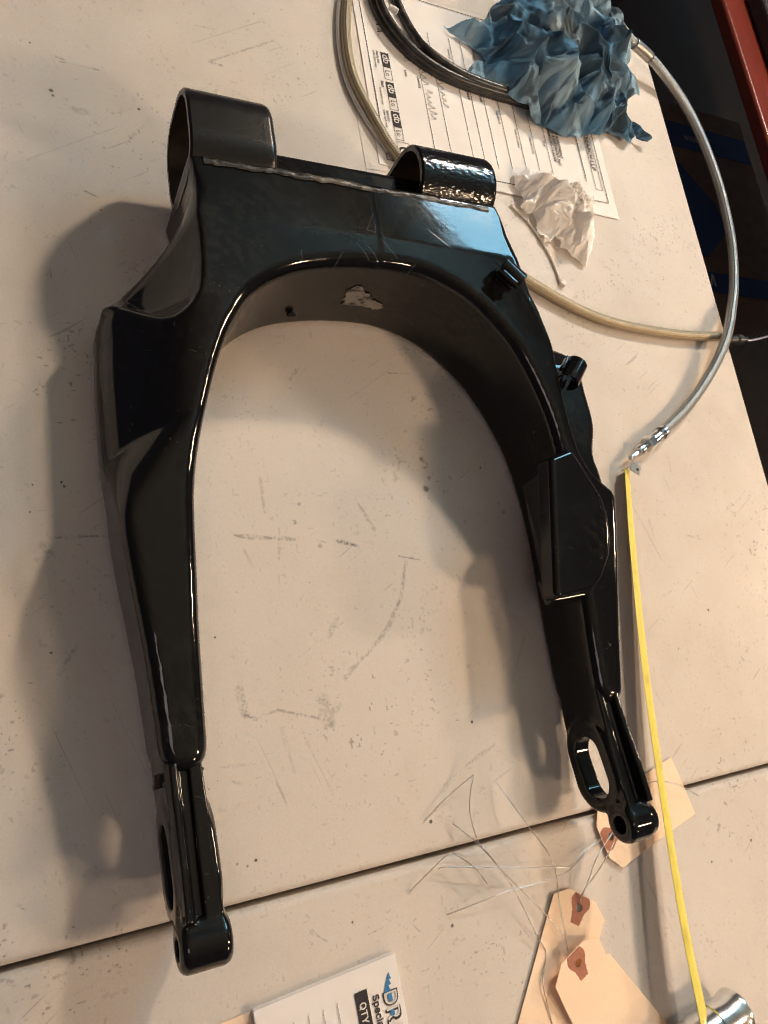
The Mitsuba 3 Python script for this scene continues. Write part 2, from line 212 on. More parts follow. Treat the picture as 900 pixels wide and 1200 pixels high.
def tube(P, r, seg=14, caps=True, uvs=False):
    P = np.asarray(P, float); r = np.broadcast_to(np.asarray(r, float), (len(P),))
    t = np.gradient(P, axis=0); t /= np.linalg.norm(t, axis=1, keepdims=True)
    u = np.cross(t[0], [0, 0, 1.]);
    if np.linalg.norm(u) < 1e-6: u = np.array([1., 0, 0])
    u /= np.linalg.norm(u); V = []; ang = np.linspace(0, 2 * math.pi, seg, endpoint=False); L = np.r_[0, np.cumsum(np.linalg.norm(np.diff(P, axis=0), axis=1))]; U = []
    if uvs: ang = np.linspace(0, 2 * math.pi, seg + 1)
    for i in range(len(P)):
        u = u - t[i] * (u @ t[i]); u /= np.linalg.norm(u); v = np.cross(t[i], u)
        V.append(P[i] + r[i] * (np.cos(ang)[:, None] * u + np.sin(ang)[:, None] * v)); U.append(np.c_[np.full(len(ang), L[i]), ang / (2 * math.pi)])
    M = len(ang); F = []
    k = np.arange(M) if not uvs else np.arange(M - 1); k2 = (k + 1) % M
    for i in range(len(P) - 1):
        F += [np.c_[i * M + k, (i + 1) * M + k2, i * M + k2], np.c_[i * M + k, (i + 1) * M + k, (i + 1) * M + k2]]
    V = np.vstack(V); F = np.vstack(F)
    if caps and not uvs:
        a = len(V); V = np.vstack([V, P[:1], P[-1:]])
        F = np.vstack([F, np.c_[np.full(M, a), k, k2], np.c_[np.full(M, a + 1), (len(P) - 1) * M + k2, (len(P) - 1) * M + k]])
    m = trimesh.Trimesh(V, F, process=False)
    return (m, np.vstack(U)) if uvs else m
def lathe(profile, at, axis, seg=40):
    """profile: (along, radius) pairs, turned about the axis through the point at"""
    a = np.asarray(axis, float); a /= np.linalg.norm(a); at = np.asarray(at, float)
    u = np.cross(a, [0, 0, 1.]); u = u / np.linalg.norm(u) if np.linalg.norm(u) > 1e-6 else np.array([1., 0, 0]); v = np.cross(a, u)
    g = np.linspace(0, 2 * math.pi, seg, endpoint=False); V, F = [], []
    for s, r in profile: V.append(at + a * s + r * (np.cos(g)[:, None] * u + np.sin(g)[:, None] * v))
    k = np.arange(seg); k2 = (k + 1) % seg
    for i in range(len(profile) - 1): F += [np.c_[i * seg + k, i * seg + k2, (i + 1) * seg + k2], np.c_[i * seg + k, (i + 1) * seg + k2, (i + 1) * seg + k]]
    m = trimesh.Trimesh(np.vstack(V), np.vstack(F), process=False); return m
def frame(origin, xdir, zdir=(0, 0, 1)):
    x = np.asarray(xdir, float); x = np.r_[x, 0] if len(x) == 2 else x; z = np.asarray(zdir, float)
    x = x / np.linalg.norm(x); y = np.cross(z, x); y /= np.linalg.norm(y); z = np.cross(x, y)
    M = np.eye(4); M[:3, 0], M[:3, 1], M[:3, 2], M[:3, 3] = x, y, z, origin; return M
def moved(m, M): m = m.copy(); m.apply_transform(M); return m
# surface nets: a smooth closed mesh of the zero level of a sampled distance field (negative inside)
def surface_nets(D, org, h):
    s = D < 0; nx, ny, nz = D.shape
    cnt = np.zeros((nx - 1, ny - 1, nz - 1), np.int8)
    for dx in (0, 1):
        for dy in (0, 1):
            for dz in (0, 1): cnt += s[dx:nx - 1 + dx, dy:ny - 1 + dy, dz:nz - 1 + dz]
    c = np.argwhere((cnt > 0) & (cnt < 8)); ids = np.full((nx - 1, ny - 1, nz - 1), -1, np.int32); ids[tuple(c.T)] = np.arange(len(c))
    acc = np.zeros((len(c), 3)); num = np.zeros((len(c), 1))
    K = [np.array(k) for k in np.ndindex(2, 2, 2)]
    for a in K:
        for ax in range(3):
            if a[ax]: continue
            b = a.copy(); b[ax] = 1
            da, db = D[tuple((c + a).T)], D[tuple((c + b).T)]; on = (da < 0) != (db < 0)
            t = np.where(on, da / np.where(da == db, 1, da - db), 0); acc += np.where(on[:, None], a + t[:, None] * (b - a), 0); num += on[:, None]
    V = (c + acc / num) * h + org
    F = []
    for ax in range(3):
        b1, b2 = (ax + 1) % 3, (ax + 2) % 3
        sl = [slice(None)] * 3; sl2 = [slice(None)] * 3; sl[ax] = slice(0, -1); sl2[ax] = slice(1, None)
        e = np.argwhere(s[tuple(sl)] != s[tuple(sl2)]); e = e[(e[:, b1] > 0) & (e[:, b2] > 0)]
        ins = s[tuple(e.T)]
        q = []
        for o1, o2 in ((-1, -1), (0, -1), (0, 0), (-1, 0)):
            f = e.copy(); f[:, b1] += o1; f[:, b2] += o2; q.append(ids[tuple(np.minimum(f, np.array(ids.shape) - 1).T)])
        q = np.stack(q, 1); q[~ins] = q[~ins][:, ::-1]; q = q[(q >= 0).all(1)]
        F += [q[:, [0, 1, 2]], q[:, [0, 2, 3]]]
    m = trimesh.Trimesh(V, np.vstack(F), process=False)
    if m.volume < 0: m.invert()
    return m
def poly_sd(poly, X, Y):
    pts = shapely.points(X.ravel(), Y.ravel()); d = shapely.distance(poly.exterior if not poly.interiors else poly.boundary, pts)
    return np.where(shapely.contains(poly, pts), -d, d).reshape(X.shape)
def rmax(a, b, r): return np.minimum(np.maximum(a, b), -r) + np.hypot(np.maximum(a + r, 0), np.maximum(b + r, 0))
def smin(a, b, k):
    h = np.clip(.5 + .5 * (b - a) / k, 0, 1); return b * (1 - h) + a * h - k * h * (1 - h)
# ------------------------------------------------------------------ the table
TE = .7132
for i, (y0, y1, pts) in enumerate(((-.1052, .76, None), (-.98, -.1086, None))):
    if i == 0: P = sg.box(-.95, y0, TE, y1).buffer(-.075).buffer(.075).union(sg.box(-.95, y0, TE, y0 + .3)).buffer(-.005)
    else: P = sg.box(-.95, y0, TE, y1).buffer(-.075).buffer(.075).union(sg.box(-.95, y1 - .3, TE, y1)).buffer(-.005)
    if i == 0: TBL = thing('folding_table', 'pale grey plastic folding table, scuffed and dirty, under everything', 'table')
    part(TBL, 'top_panel', slab(P, -.045, 0., .005, 4), 'table_plastic', 35)
part(TBL, 'hinge_rail', box(-.9, .6, -.14, -.075, -.062, -.047), 'cabinet_black')
for x in (-.85, .62):
    for y in (-.9, .6): part(TBL, 'leg', tube([(x, y, -.045), (x, y, -.74)], .014), 'steel_dull', True)
struct('floor', box(-2.5, 4., -2.5, 4., -.8, -.74), 'floor_dark')
struct('ceiling', box(-2.5, 4., -2.5, 4., 1.95, 2.0), 'ceiling_paint')  # out of view; bounces soft light down and reflects in the paint
# ------------------------------------------------------------------ lamps and window, all outside the frame
for i, (nm, az, el, di, r, L) in enumerate(LAMPS):
    c = lamp_at(az, el, di)
    t = thing('lamp', ['unseen warm round lamp above the near right of the table', 'unseen warm round lamp beyond the far right corner of the table', 'unseen weak warm lamp at the near edge of the table', 'unseen low warm lamp straight to the right of the table', 'added wide dim fill lamp above the near left of the table'][i], 'lamp')
    ax_ = (AIM - c) / np.linalg.norm(AIM - c); seg = 40
    rim = lathe([(0., r), (-.001, r)], c, ax_, seg).vertices[:seg]
    fan = np.c_[np.full(seg, seg), np.arange(seg), (np.arange(seg) + 1) % seg]
    dsk = trimesh.Trimesh(np.vstack([rim, c]), fan, process=False)
    if dsk.face_normals[0] @ ax_ < 0: dsk.invert()
    k = part(t, 'diffuser', dsk, 'white_frame'); scene[k]['emitter'] = {'type': 'area', 'radiance': rgb(*L)}
    part(t, 'shade', lathe([(.012, r + .012), (-.002, r + .004), (-.05, r * .8), (-.10, r * .4), (-.11, .0001)], c, ax_, 40), 'lamp_shade', 40)
    bk = c - ax_ * .108
    if i < 2:   # unseen uplights on these two, placed to brighten the ceiling
        up_ = trimesh.creation.cylinder(.06, .004, sections=32); up_.apply_translation(bk + [0, 0, .05]); k = part(t, 'unseen_uplight', up_, 'white_frame'); scene[k]['emitter'] = {'type': 'area', 'radiance': rgb(44, 38, 29)}
        part(t, 'unseen_uplight_shade', lathe([(.012, .075), (.0, .066), (-.02, .064), (-.021, .0001)], bk + [0, 0, .05], (0, 0, 1), 32), 'lamp_shade', 40)
    part(t, 'arm', tube([bk, [bk[0], bk[1], 1.95]], .008, 8), 'lamp_shade', True)
WC = np.array([1.577, 1.406, 1.42]); WN = np.array([-.788, -.616, 0.]); WN /= np.linalg.norm(WN); WX = np.array([-WN[1], WN[0], 0.])
t = thing('window', 'unseen bright window with cool daylight beyond the far right corner of the table', 'window')  # out of view, placed to reflect blue in the top plate
MW = frame(WC, WX, WN)
W2, H2 = .40, .23
k = part(t, 'pane', moved(box(-W2, W2, -H2, H2, -.004, 0), MW), 'white_frame'); scene[k]['emitter'] = {'type': 'area', 'radiance': rgb(4.9, 10.8, 14.6)}
for a in ((-W2 - .05, -W2, -H2 - .05, H2 + .05), (W2, W2 + .05, -H2 - .05, H2 + .05), (-W2, W2, -H2 - .05, -H2), (-W2, W2, H2, H2 + .05)):
    part(t, 'frame', moved(box(*a, -.02, .02), MW), 'white_frame')

# ------------------------------------------------------------------ the swing arm
ARM = thing('swing_arm', 'glossy black painted motorcycle swing arm lying on the pale table', 'swing arm')
OP = np.array([(0.1165, 0.3615), (0.118, 0.355), (0.1193, 0.342), (0.1171, 0.3326), (0.1108, 0.321), (0.1013, 0.3113), (0.0906, 0.303), (0.0814, 0.2962), (0.0733, 0.2882), (0.0665, 0.278), (0.061, 0.2624), (0.0605, 0.25), (0.0595, 0.22), (0.0595, 0.19), (0.06, 0.165), (0.0615, 0.15), (0.063, 0.12), (0.066, 0.09), (0.0715, 0.045), (0.075, 0.004), (0.0758, -0.008), (0.0782, -0.0155), (0.083, -0.02), (0.0895, -0.0212), (0.096, -0.02), (0.1008, -0.0155), (0.1028, -0.008), (0.103, 0.006), (0.1032, 0.03), (0.1036, 0.058), (0.1047, 0.09), (0.106, 0.129), (0.1073, 0.144), (0.1097, 0.16), (0.1137, 0.178), (0.1205, 0.203), (0.128, 0.226), (0.1375, 0.247), (0.152, 0.2675), (0.175, 0.283), (0.201, 0.2915), (0.237, 0.2965), (0.275, 0.296), (0.305, 0.287), (0.332, 0.2695), (0.358, 0.2395), (0.3785, 0.197), (0.387, 0.158), (0.3895, 0.121), (0.3895, 0.092), (0.3878, 0.04), (0.3875, 0.008), (0.388, -0.012), (0.3905, -0.0205), (0.3955, -0.025), (0.4015, -0.0262), (0.4075, -0.0248), (0.4122, -0.02), (0.414, -0.012), (0.42, 0.024), (0.4315, 0.083), (0.437, 0.116), (0.439, 0.14), (0.4385, 0.152), (0.4365, 0.168), (0.444, 0.194), (0.443, 0.225), (0.442, 0.254), (0.436, 0.264), (0.4216, 0.2705), (0.408, 0.2725), (0.396, 0.2745), (0.3865, 0.279), (0.38, 0.288), (0.3765, 0.3), (0.3675, 0.331), (0.359, 0.3575), (0.3565, 0.362)]); CORNER = [0, len(OP) - 1]
OUT = sg.Polygon(catmull(OP, 8))
OUT = OUT.buffer(.002).buffer(-.004).buffer(.002)
h = .0013; org = np.array([.03, -.06, -.006])
gx, gy = np.arange(org[0], .475, h), np.arange(org[1], .395, h)
GX, GY = np.meshgrid(gx, gy, indexing='ij')
D2 = poly_sd(OUT, GX, GY)
def lerp_pts(y, pts): return np.interp(y, [p[0] for p in pts], [p[1] for p in pts])
ZT = lerp_pts(GY, [(-.06, .0545), (-.02, .056), (.05, .0615), (.1, .0655), (.15, .070), (.2, .0775), (.25, .0853), (.29, .0892), (.316, .0922), (.37, .0925)])
XM = .2475
TOPL = sg.Polygon(catmull([(.02, .247), (.055, .251), (.072, .2505), (.085, .2475), (.0945, .2455), (.1035, .2475), (.1105, .2535), (.1165, .2625), (.1195, .276), (.1205, .300), (.1190, .33), (.1170, .40)], 6).tolist() + [(.30, .40), (.30, -.1), (.02, -.1)])
TOPR = sg.Polygon([(.20, .40), (.356, .40), (.3562, .364)] + catmull([(.3572, .358), (.3662, .3295), (.3750, .298), (.3816, .271), (.3860, .257), (.3892, .245), (.3908, .230), (.3935, .210), (.3982, .183), (.4045, .162), (.4140, .1465), (.4285, .134), (.4380, .127)], 6).tolist() + [(.47, .12), (.47, -.1), (.20, -.1)])
# left shoulder: its outer side falls away, its front drops in a hollow curve from the crest line
away = .031 + (GX - .0600) * 1.12 + np.maximum(0, (.170 + .40 * np.maximum(0, GX - .062)) - GY) * .95 + np.maximum(0, GY - .27) * 3.
dl = np.maximum(poly_sd(TOPL, GX, GY), 0)
hollow = np.maximum(ZT - .082 * (1 - np.exp(-dl / .033)) - .25 * dl, .010)
zl = smin(smin(ZT, np.where(GY < .33, away, 1.), np.where(GY < .262, .024, .012)), hollow, .006)
# right shoulder: a lower flat flange beside the leg
dr_ = np.maximum(poly_sd(TOPR, GX, GY), 0)
flange = np.maximum(ZT - 1.9 * dr_, .0560 - np.maximum(0, GY - .246) * .55)
zr = smin(ZT, flange, .003)
ZT = np.where(GX < XM, zl, zr)
ZT = gaussian_filter(ZT, .8)
# the two plates of the top meet in a slight crease
ZT = ZT - .0 * GX
ga, gb = np.gradient(ZT, h); norm = np.sqrt(1 + ga ** 2 + gb ** 2)
gz = np.arange(org[2], .108, h)
RAD = np.interp(GY, [.335, .352], [.0088, .0035])[..., None]
D = rmax(D2[..., None], ((gz[None, None, :] - ZT[..., None]) / norm[..., None]), RAD)
D = rmax(D, (.003 - gz)[None, None, :], .004)
body = surface_nets(D.astype(np.float32), org, h)
part(ARM, 'body', body, 'black_paint', True)
# pivot bosses
def boss(x0, x1, y0, y1, z0, z1, m):
    P = sg.box(y0 + .027, z0 + .027, y1 - .027, z1 - .027).buffer(.027, 20); P = shapely.segmentize(P, .004)
    c = np.array(sg.polygon.orient(P).exterior.coords)[:-1]; e = np.roll(c, -1, 0) - c; e /= np.linalg.norm(e, axis=1, keepdims=True)
    nn = np.c_[e[:, 1], -e[:, 0]]; nv = nn + np.roll(nn, 1, 0); nv /= np.linalg.norm(nv, axis=1, keepdims=True)
    def loft(rings, close):
        N = len(c); V = np.vstack([np.c_[np.full(N, x), c + nv * o] for o, x in rings]); F = []; i = np.arange(N); j = (i + 1) % N
        for k in range(len(rings) - (0 if close else 1)): a, b = k * N, ((k + 1) % len(rings)) * N; F += [np.c_[a + i, a + j, b + j], np.c_[a + i, b + j, b + i]]
        t = trimesh.Trimesh(V, np.vstack(F), process=False); return t
    W = -.0048; e = .005
    mid = [(0, x) for x in np.linspace(x0 + .0015, x1 - e, 12)]
    rings = [(W, x0), (-.0015, x0)] + mid + [(-e + e * math.cos(a), x1 - e + e * math.sin(a)) for a in np.linspace(.3, math.pi / 2, 4)] + [(W - .0004, x1)]
    t = loft(rings, True)
    if t.volume < 0: t.invert()
    k = part(ARM, 'pivot_boss', t, m, 40)
    bore = loft([(W - .0003, x0 + .0006), (W - .0003, x1 - .0006)], False); bore.invert()
    part(k, 'bore', bore, 'bare_bore', True)
boss(.1180, .1775, .349, .4205, .024, .0975, 'cast_paint_dull')
boss(.2880, .3560, .3535, .4085, .024, .1025, 'cast_paint')
part(ARM, 'front_web', box(.15, .345, .35, .384, .035, .0800, .006), 'black_paint', 40)
# weld along the front edge
def rough_tube(P, r, seed, amp=.35, seg=10, flat=1.):
    P = catmull(P, 40); m = tube(P, r, seg)
    n = meshkit.noise(np.asarray(m.vertices) * 420 + seed); c = np.repeat(P, seg, 0); v = np.asarray(m.vertices).copy()
    v[:len(c)] = c + (v[:len(c)] - c) * (1 - amp + 2 * amp * n[:len(c), None]); v[:, 2] = P[:, 2].mean() + (v[:, 2] - P[:, 2].mean()) * flat
    m.vertices = v; return m
def weld_strip(P, w, hgt, seed):
    P = catmull(P, 60); n = 9; q = np.linspace(-1, 1, n); rows = []
    for i, p in enumerate(P):
        ww = w * (.8 + .5 * meshkit.noise(np.array([p[0] * 260, seed, 0.]))); sh = w * .8 * (meshkit.noise(np.array([p[0] * 120, seed + 5., 0.])) - .5)
        hh = hgt * (.55 + .9 * meshkit.noise(np.stack([np.full(n, p[0] * 260), q * 2, np.full(n, seed)], -1)))
        rows.append(np.c_[np.full(n, p[0]), p[1] + q * ww + sh, p[2] - .0006 + hh * np.sqrt(np.maximum(0, 1 - q * q)) - .0012 * np.maximum(q, 0)])
    V = np.vstack(rows); I = np.arange(len(V)).reshape(-1, n); a, b, c, d = I[:-1, :-1].ravel(), I[1:, :-1].ravel(), I[1:, 1:].ravel(), I[:-1, 1:].ravel()
    return trimesh.Trimesh(V, np.vstack([np.c_[a, b, c], np.c_[a, c, d]]), process=False)
part(ARM, 'weld_seam', weld_strip([(.126, .3565, .0924), (.16, .3570, .0924), (.21, .3570, .0924), (.26, .3570, .0924), (.31, .3570, .0924), (.348, .3565, .0924)], .0027, .0008, 3), 'weld_paint', True)
# dropouts: a ring plate with an open slot, necked to the shock boss, ribs on top
def dropout(x0, x1, side, xe):
    h = .0007; xa, xb = x0 - .006, x1 + .008
    ax, ay, az = np.arange(xa, xb, h), np.arange(-.130, -.002, h), np.arange(.0, .076, h)
    Yg, Zg = np.meshgrid(ay, az, indexing='ij')
    ring = sg.LineString([(-.058, .0305), (-.078, .0335)]).buffer(.0225)
    neck = sg.Polygon([(-.004, .008), (-.004, .0500), (-.055, .055), (-.098, .0615), (-.107, .05), (-.095, .042), (-.06, .008), (-.03, .006)])
    bo = sg.Point(-.1075, .0515).buffer(.0120)
    prof = ring.union(neck).union(bo).buffer(.006).buffer(-.012).buffer(.006)
    slot = sg.LineString([(-.0605, .0305), (-.079, .0345)]).buffer(.0128)
    d_out = poly_sd(prof, Yg, Zg); d_slot = poly_sd(slot, Yg, Zg)
    d_ring = np.maximum(poly_sd(ring.union(bo).buffer(.004).buffer(-.004), Yg, Zg), -d_slot)
    d_bo = poly_sd(bo, Yg, Zg); d_hole = poly_sd(sg.Point(-.108, .052).buffer(.0058), Yg, Zg)
    xm = (x0 + x1) / 2; hw = (x1 - x0) / 2; X3 = ax[:, None, None]; xm2 = (x0 + xe) / 2; hw2 = (xe - x0) / 2
    # full plate recessed a little, ring and boss full width
    plate = rmax(d_out[None], np.abs(X3 - (xm2 - .0026 * np.clip((ay[None, :, None] + .075) / .06, 0, 1) * (1 if x0 < .2 else -.8))) - (hw2 - .0022), .002)
    ringd = rmax(d_ring[None], np.abs(X3 - xm2) - (hw2 - .0005), .0025)
    bossd = rmax(d_bo[None], np.abs(X3 - xm) - (hw + .0004), .0040)
    d = smin(smin(plate, ringd, .005), bossd, .004)
    # groove in the upper edge, a rib beside it
    topz = np.interp(ay, [-.13, -.107, -.055, -.01], [.058, .0615, .055, .0505])[None, :, None]
    groove = np.maximum(np.maximum(np.abs(X3 - (xm2 - side * .0030)) - .0030, topz - .0024 - az[None, None, :]), np.maximum(ay[None, :, None] + .018, -.094 - ay[None, :, None]))
    d = rmax(d, -groove, .0018)
    rib = rmax(np.maximum(np.abs(X3 - (xm2 - side * .0086)) - .0022, np.abs(ay[None, :, None] + .055) - .040), np.abs(az[None, None, :] - topz + .008) - .0115 - .0016 * np.clip((-.035 - ay[None, :, None]) * 60, 0, 2) , .0016)
    d = smin(d, rib, .004)
    if x0 > .2:   # the ring stands clear of the rib on the right arm
        d = rmax(d, -np.maximum(np.maximum(x0 + .0135 - X3, az[None, None, :] - topz + .0175), np.maximum(ay[None, :, None] + .036, -.0935 - ay[None, :, None])), .0015)
    d = np.maximum(d, -d_slot[None] + 0 * X3); d = rmax(d, -d_hole[None] + 0 * X3, .001)
    return surface_nets(d.astype(np.float32), np.array([xa, ay[0], az[0]]), h)
for x0, x1, side, xe in ((.0778, .1032, 1, .1032), (.3838, .4102, -1, .4045)):
    part(ARM, 'dropout', dropout(x0, x1, side, xe), 'black_paint', True)
for x, y, z, s in ((.0955, -.0215, .0475, .8), (.0850, -.0215, .0475, .7), (.3945, -.0258, .0475, .8), (.4065, -.0258, .0475, .8)):
    b = trimesh.creation.icosphere(3, .0042 * s); v = b.vertices * (1 + .5 * (meshkit.noise(b.vertices * 500 + x * 90) - .5))[:, None]; b.vertices = v * [1.3, .7, .8]; b.apply_translation((x, y, z)); part(ARM, 'weld_bead', b, 'black_paint', True)
tab = slab(sg.Polygon([(0, 0), (.010, .001), (.011, .008), (.001, .007)]).buffer(-.001), 0, .006, .0015); tab.apply_translation((.0735, -.0275, .034)); part(ARM, 'tab', tab, 'black_paint', 30)
# raised bracket plate on the inner side of the right leg
BR = np.array([(0.3735, 0.1582, 0.0759), (0.3909, 0.1636, 0.0763), (0.3983, 0.1508, 0.0753), (0.406, 0.1394, 0.0744), (0.4153, 0.1272, 0.0734), (0.419, 0.1124, 0.0722), (0.4175, 0.0939, 0.0707), (0.4125, 0.0791, 0.0695), (0.3997, 0.0625, 0.0682), (0.39, 0.0556, 0.0676), (0.3584, 0.0531, 0.0674), (0.365, 0.1026, 0.0714)])
bz = np.array([0, -.08, 1.]) / math.hypot(.08, 1); bx_ = np.array([1., 0, 0]); by = np.cross(bz, bx_)
b0 = BR.mean(0)
def puffed_hull(pts, rad):
    s = trimesh.creation.icosphere(3, rad).vertices
    return trimesh.convex.convex_hull(np.vstack([s + np.array(p) for p in pts]))
ctr = BR.mean(0); RB = .0048
inner = BR + (ctr - BR) / np.linalg.norm(ctr - BR, axis=1, keepdims=True) * RB - bz * RB
BK = part(ARM, 'bracket', puffed_hull(list(inner) + [tuple(q - np.array([0, 0, .010])) for q in inner], RB), 'black_paint', 40)
ya, yb = inner[:, 1].min(), inner[:, 1].max(); xa, xb = inner[10][0], inner[9][0]; xc, xd = inner[0][0], inner[1][0]; za, zb = inner[10][2], inner[0][2]
part(BK, 'lip', puffed_hull([(xa + .001, ya - .004, za - .009), (xb, ya - .002, za - .007), (xa + .006, ya - .004, za - .020), (xb, ya - .003, za - .02), (xa + .002, ya + .01, za - .018), (xb, ya + .01, za - .018)], .0026), 'black_paint', 40)
part(BK, 'web', puffed_hull([(.386, ya + .01, .02), (.386, yb - .008, .02), (xa + .006, ya + .01, za - .010), (xc + .002, yb - .008, zb - .010), (.40, ya + .01, .05), (.40, yb - .008, .05)], .002), 'black_paint', 40)
for k in range(5):
    q = b0 + bx_ * (.0150 + .0006 * k) + by * (.020 - .0062 * k) + bz * .0001
    t_ = trimesh.creation.torus(.0014 if k == 0 else .0009, .0004, 14, 8); part(BK, 'stamp_mark', moved(t_, frame(q, bx_, bz)), 'black_paint', True)

# hose guides
def half_clip(c, axis, r, length, a0, a1, th):
    a = np.asarray(axis, float); a /= np.linalg.norm(a); u = np.cross([0, 0, 1.], a); u /= np.linalg.norm(u); v = np.cross(a, u)
    g = np.radians(np.linspace(a0, a1, 25)); L = []
    for rr in (r, r - th): L.append(rr * (np.cos(g)[:, None] * u + np.sin(g)[:, None] * v))
    ring = np.vstack([L[0], L[1][::-1]]); n = len(ring); V = np.vstack([ring + c - a * length / 2, ring + c + a * length / 2]); F = []
    for i in range(n): j = (i + 1) % n; F += [(i, j, n + j), (i, n + j, n + i)]
    m = len(g)
    for i in range(m - 1):
        q = (i, i + 1, n - 2 - i, n - 1 - i); F += [(q[0], q[2], q[1]), (q[0], q[3], q[2])]; F += [(n + q[0], n + q[1], n + q[2]), (n + q[0], n + q[2], n + q[3])]
    return trimesh.Trimesh(V, F, process=False)
for c, ax_, rr, ln, a0, a1 in ((np.array((0.3514, 0.2952, 0.099)), np.array((0.0097, -0.009, 0)), .0070, .019, -60, 200), (np.array((0.4062, 0.2255, 0.08)), np.array((0.0154, 0.0192, 0)), .0088, .021, -75, 235)):
    hg = part(ARM, 'hose_guide', half_clip(c, ax_, rr, ln, a0, a1, .0014), 'black_paint', 40)
    d_ = np.array([ax_[0], ax_[1], 0]); d_ /= np.linalg.norm(d_); q = np.array([-d_[1], d_[0], 0])
    part(hg, 'foot', moved(box(-.008, .008, -.0035, .0035, -.010, -.001, .001), frame(c - [0, 0, rr - .001], d_)), 'black_paint', 30)
    part(hg, 'lip', moved(box(-.007, .007, -.0012, .0012, 0, .0045, .0005), frame(c + q * (-.0085 if rr < .0075 else .0105) + [0, 0, .001], d_)), 'black_paint', 30)

# chalky remains of a label inside the arch and handling marks
RS = np.array([(0.2405, 0.2955, 0.0335), (0.2366, 0.2955, 0.0513), (0.2407, 0.2955, 0.058), (0.251, 0.2955, 0.0503), (0.2606, 0.2955, 0.0434), (0.2711, 0.2955, 0.035), (0.2687, 0.2955, 0.0306), (0.2557, 0.2955, 0.0349)])
PR = sg.Polygon(RS[:, [0, 2]]).buffer(.0012)
nn_ = shapely.segmentize(PR, .0008); cc_ = np.array(nn_.exterior.coords)[:-1]
cc_ = cc_ + (meshkit.noise(np.c_[cc_ * 500, cc_[:, 0] * 0])[:, None] - .5) * .003
rs = trimesh.creation.extrude_polygon(sg.Polygon(cc_).buffer(0), .0004, engine='earcut'); v = np.asarray(rs.vertices)
def arch_y(x): return np.interp(x, [.2, .237, .275, .305], [.2915, .2965, .296, .287])
rs.vertices = np.c_[v[:, 0], arch_y(v[:, 0]) - .0016 + (v[:, 2] > .0002) * -.0005 + .0014, v[:, 1]]
part(ARM, 'label_residue', rs, 'dust_residue', label='pale chalky patch of label residue inside the arch')
nb = trimesh.creation.icosphere(2, .0028); nb.apply_scale([1.3, .8, .9]); nb.apply_translation((0.2007, 0.289, 0.0227)); part(ARM, 'weld_bead', nb, 'black_paint', True)

# ------------------------------------------------------------------ papers
def sheet(t, name, corners, z, m, th=.0003, lift=None, n=14):
    c = np.array(corners, float); s = np.linspace(0, 1, n)
    U, V = np.meshgrid(s, s, indexing='ij')
    P = (c[0] * (1 - U)[..., None] * (1 - V)[..., None] + c[1] * U[..., None] * (1 - V)[..., None] + c[2] * U[..., None] * V[..., None] + c[3] * (1 - U)[..., None] * V[..., None])
    Z = np.full(U.shape, z) if lift is None else z + lift(U, V)
    top = np.c_[P.reshape(-1, 2), Z.ravel()]; bot = top - [0, 0, th]; I = np.arange(n * n).reshape(n, n); F = []
    a, b, cc, d = I[:-1, :-1].ravel(), I[1:, :-1].ravel(), I[1:, 1:].ravel(), I[:-1, 1:].ravel()
    F = [np.c_[a, b, cc], np.c_[a, cc, d]]; K = n * n; F += [np.c_[cc, b, a] + K, np.c_[d, cc, a] + K]
    rim = np.r_[I[:, 0], I[-1, 1:], I[-2::-1, -1], I[0, -2:0:-1]]; r2 = np.roll(rim, -1)
    F += [np.c_[rim, rim + K, r2 + K], np.c_[rim, r2 + K, r2]]
    return part(t, name, trimesh.Trimesh(np.vstack([top, bot]), np.vstack(F), process=False), m)
def bars(rects, M, th=.00012):
    return moved(cat([box(x0, x1, y0, y1, 0, th) for x0, x1, y0, y1 in rects]), M)
def words(txt, height, x, y, M, bold=False, sx=1.):
    m = meshkit.text_mesh(txt, height, .00012, bold); m.apply_scale([sx, 1, 1]); m.apply_translation((x, y, 0)); return moved(m, M)
PZ = .0012
t = thing('paper_form', 'large printed form lying half under the blue towel and black cables', 'paper')
sheet(t, 'page', [(.314, .462), (.594, .450), (.593, .664), (.316, .676)], PZ, 'paper', lift=lambda U, V: .0006 * np.sin(3 * U + 2 * V) ** 2)
MP = frame((.314, .676, PZ + .0008), (.0, -1))
pr = []
W_, H_ = .216, .279
pr.append(bars([(.006, .0067, .008, .270), (.2080, .2087, .008, .270), (.0067, .2080, .2693, .2700), (.0067, .2080, .008, .0087)], MP))
for i, x in enumerate((.086, .120, .153)):
    b = [(x, x + .017, .0215, .0300)]
    part(t, 'print_block', bars(b, MP), 'ink')
    part(t, 'print_white', words('db', .0062, x + .0022, .0232, moved(MP, np.eye(4)) if False else MP @ frame((0, 0, .00016), (1, 0)), True), 'ink_white')
    pr.append(bars([(x + .017, x + .031, .0215, .0219), (x + .017, x + .031, .0296, .0300), (x + .0306, x + .031, .0215, .0300)], MP))
    pr.append(words(['Parts list', 'East', 'Service'][i], .0026, x, .0165, MP, i == 1)); pr.append(words('order form copy', .0019, x + .008 * (i == 1), .0125 + .001, MP))
    pr.append(words('Lc', .0045, x + .020, .0235, MP))
pr.append(words('E U P H O R I A .', .0058, .006, .0225, MP))
pr.append(bars([(.186, .205, .0215, .0219), (.186, .205, .034, .0344), (.186, .1864, .0215, .0344)], MP)); pr.append(words('G', .0105, .190, .023, MP, True))
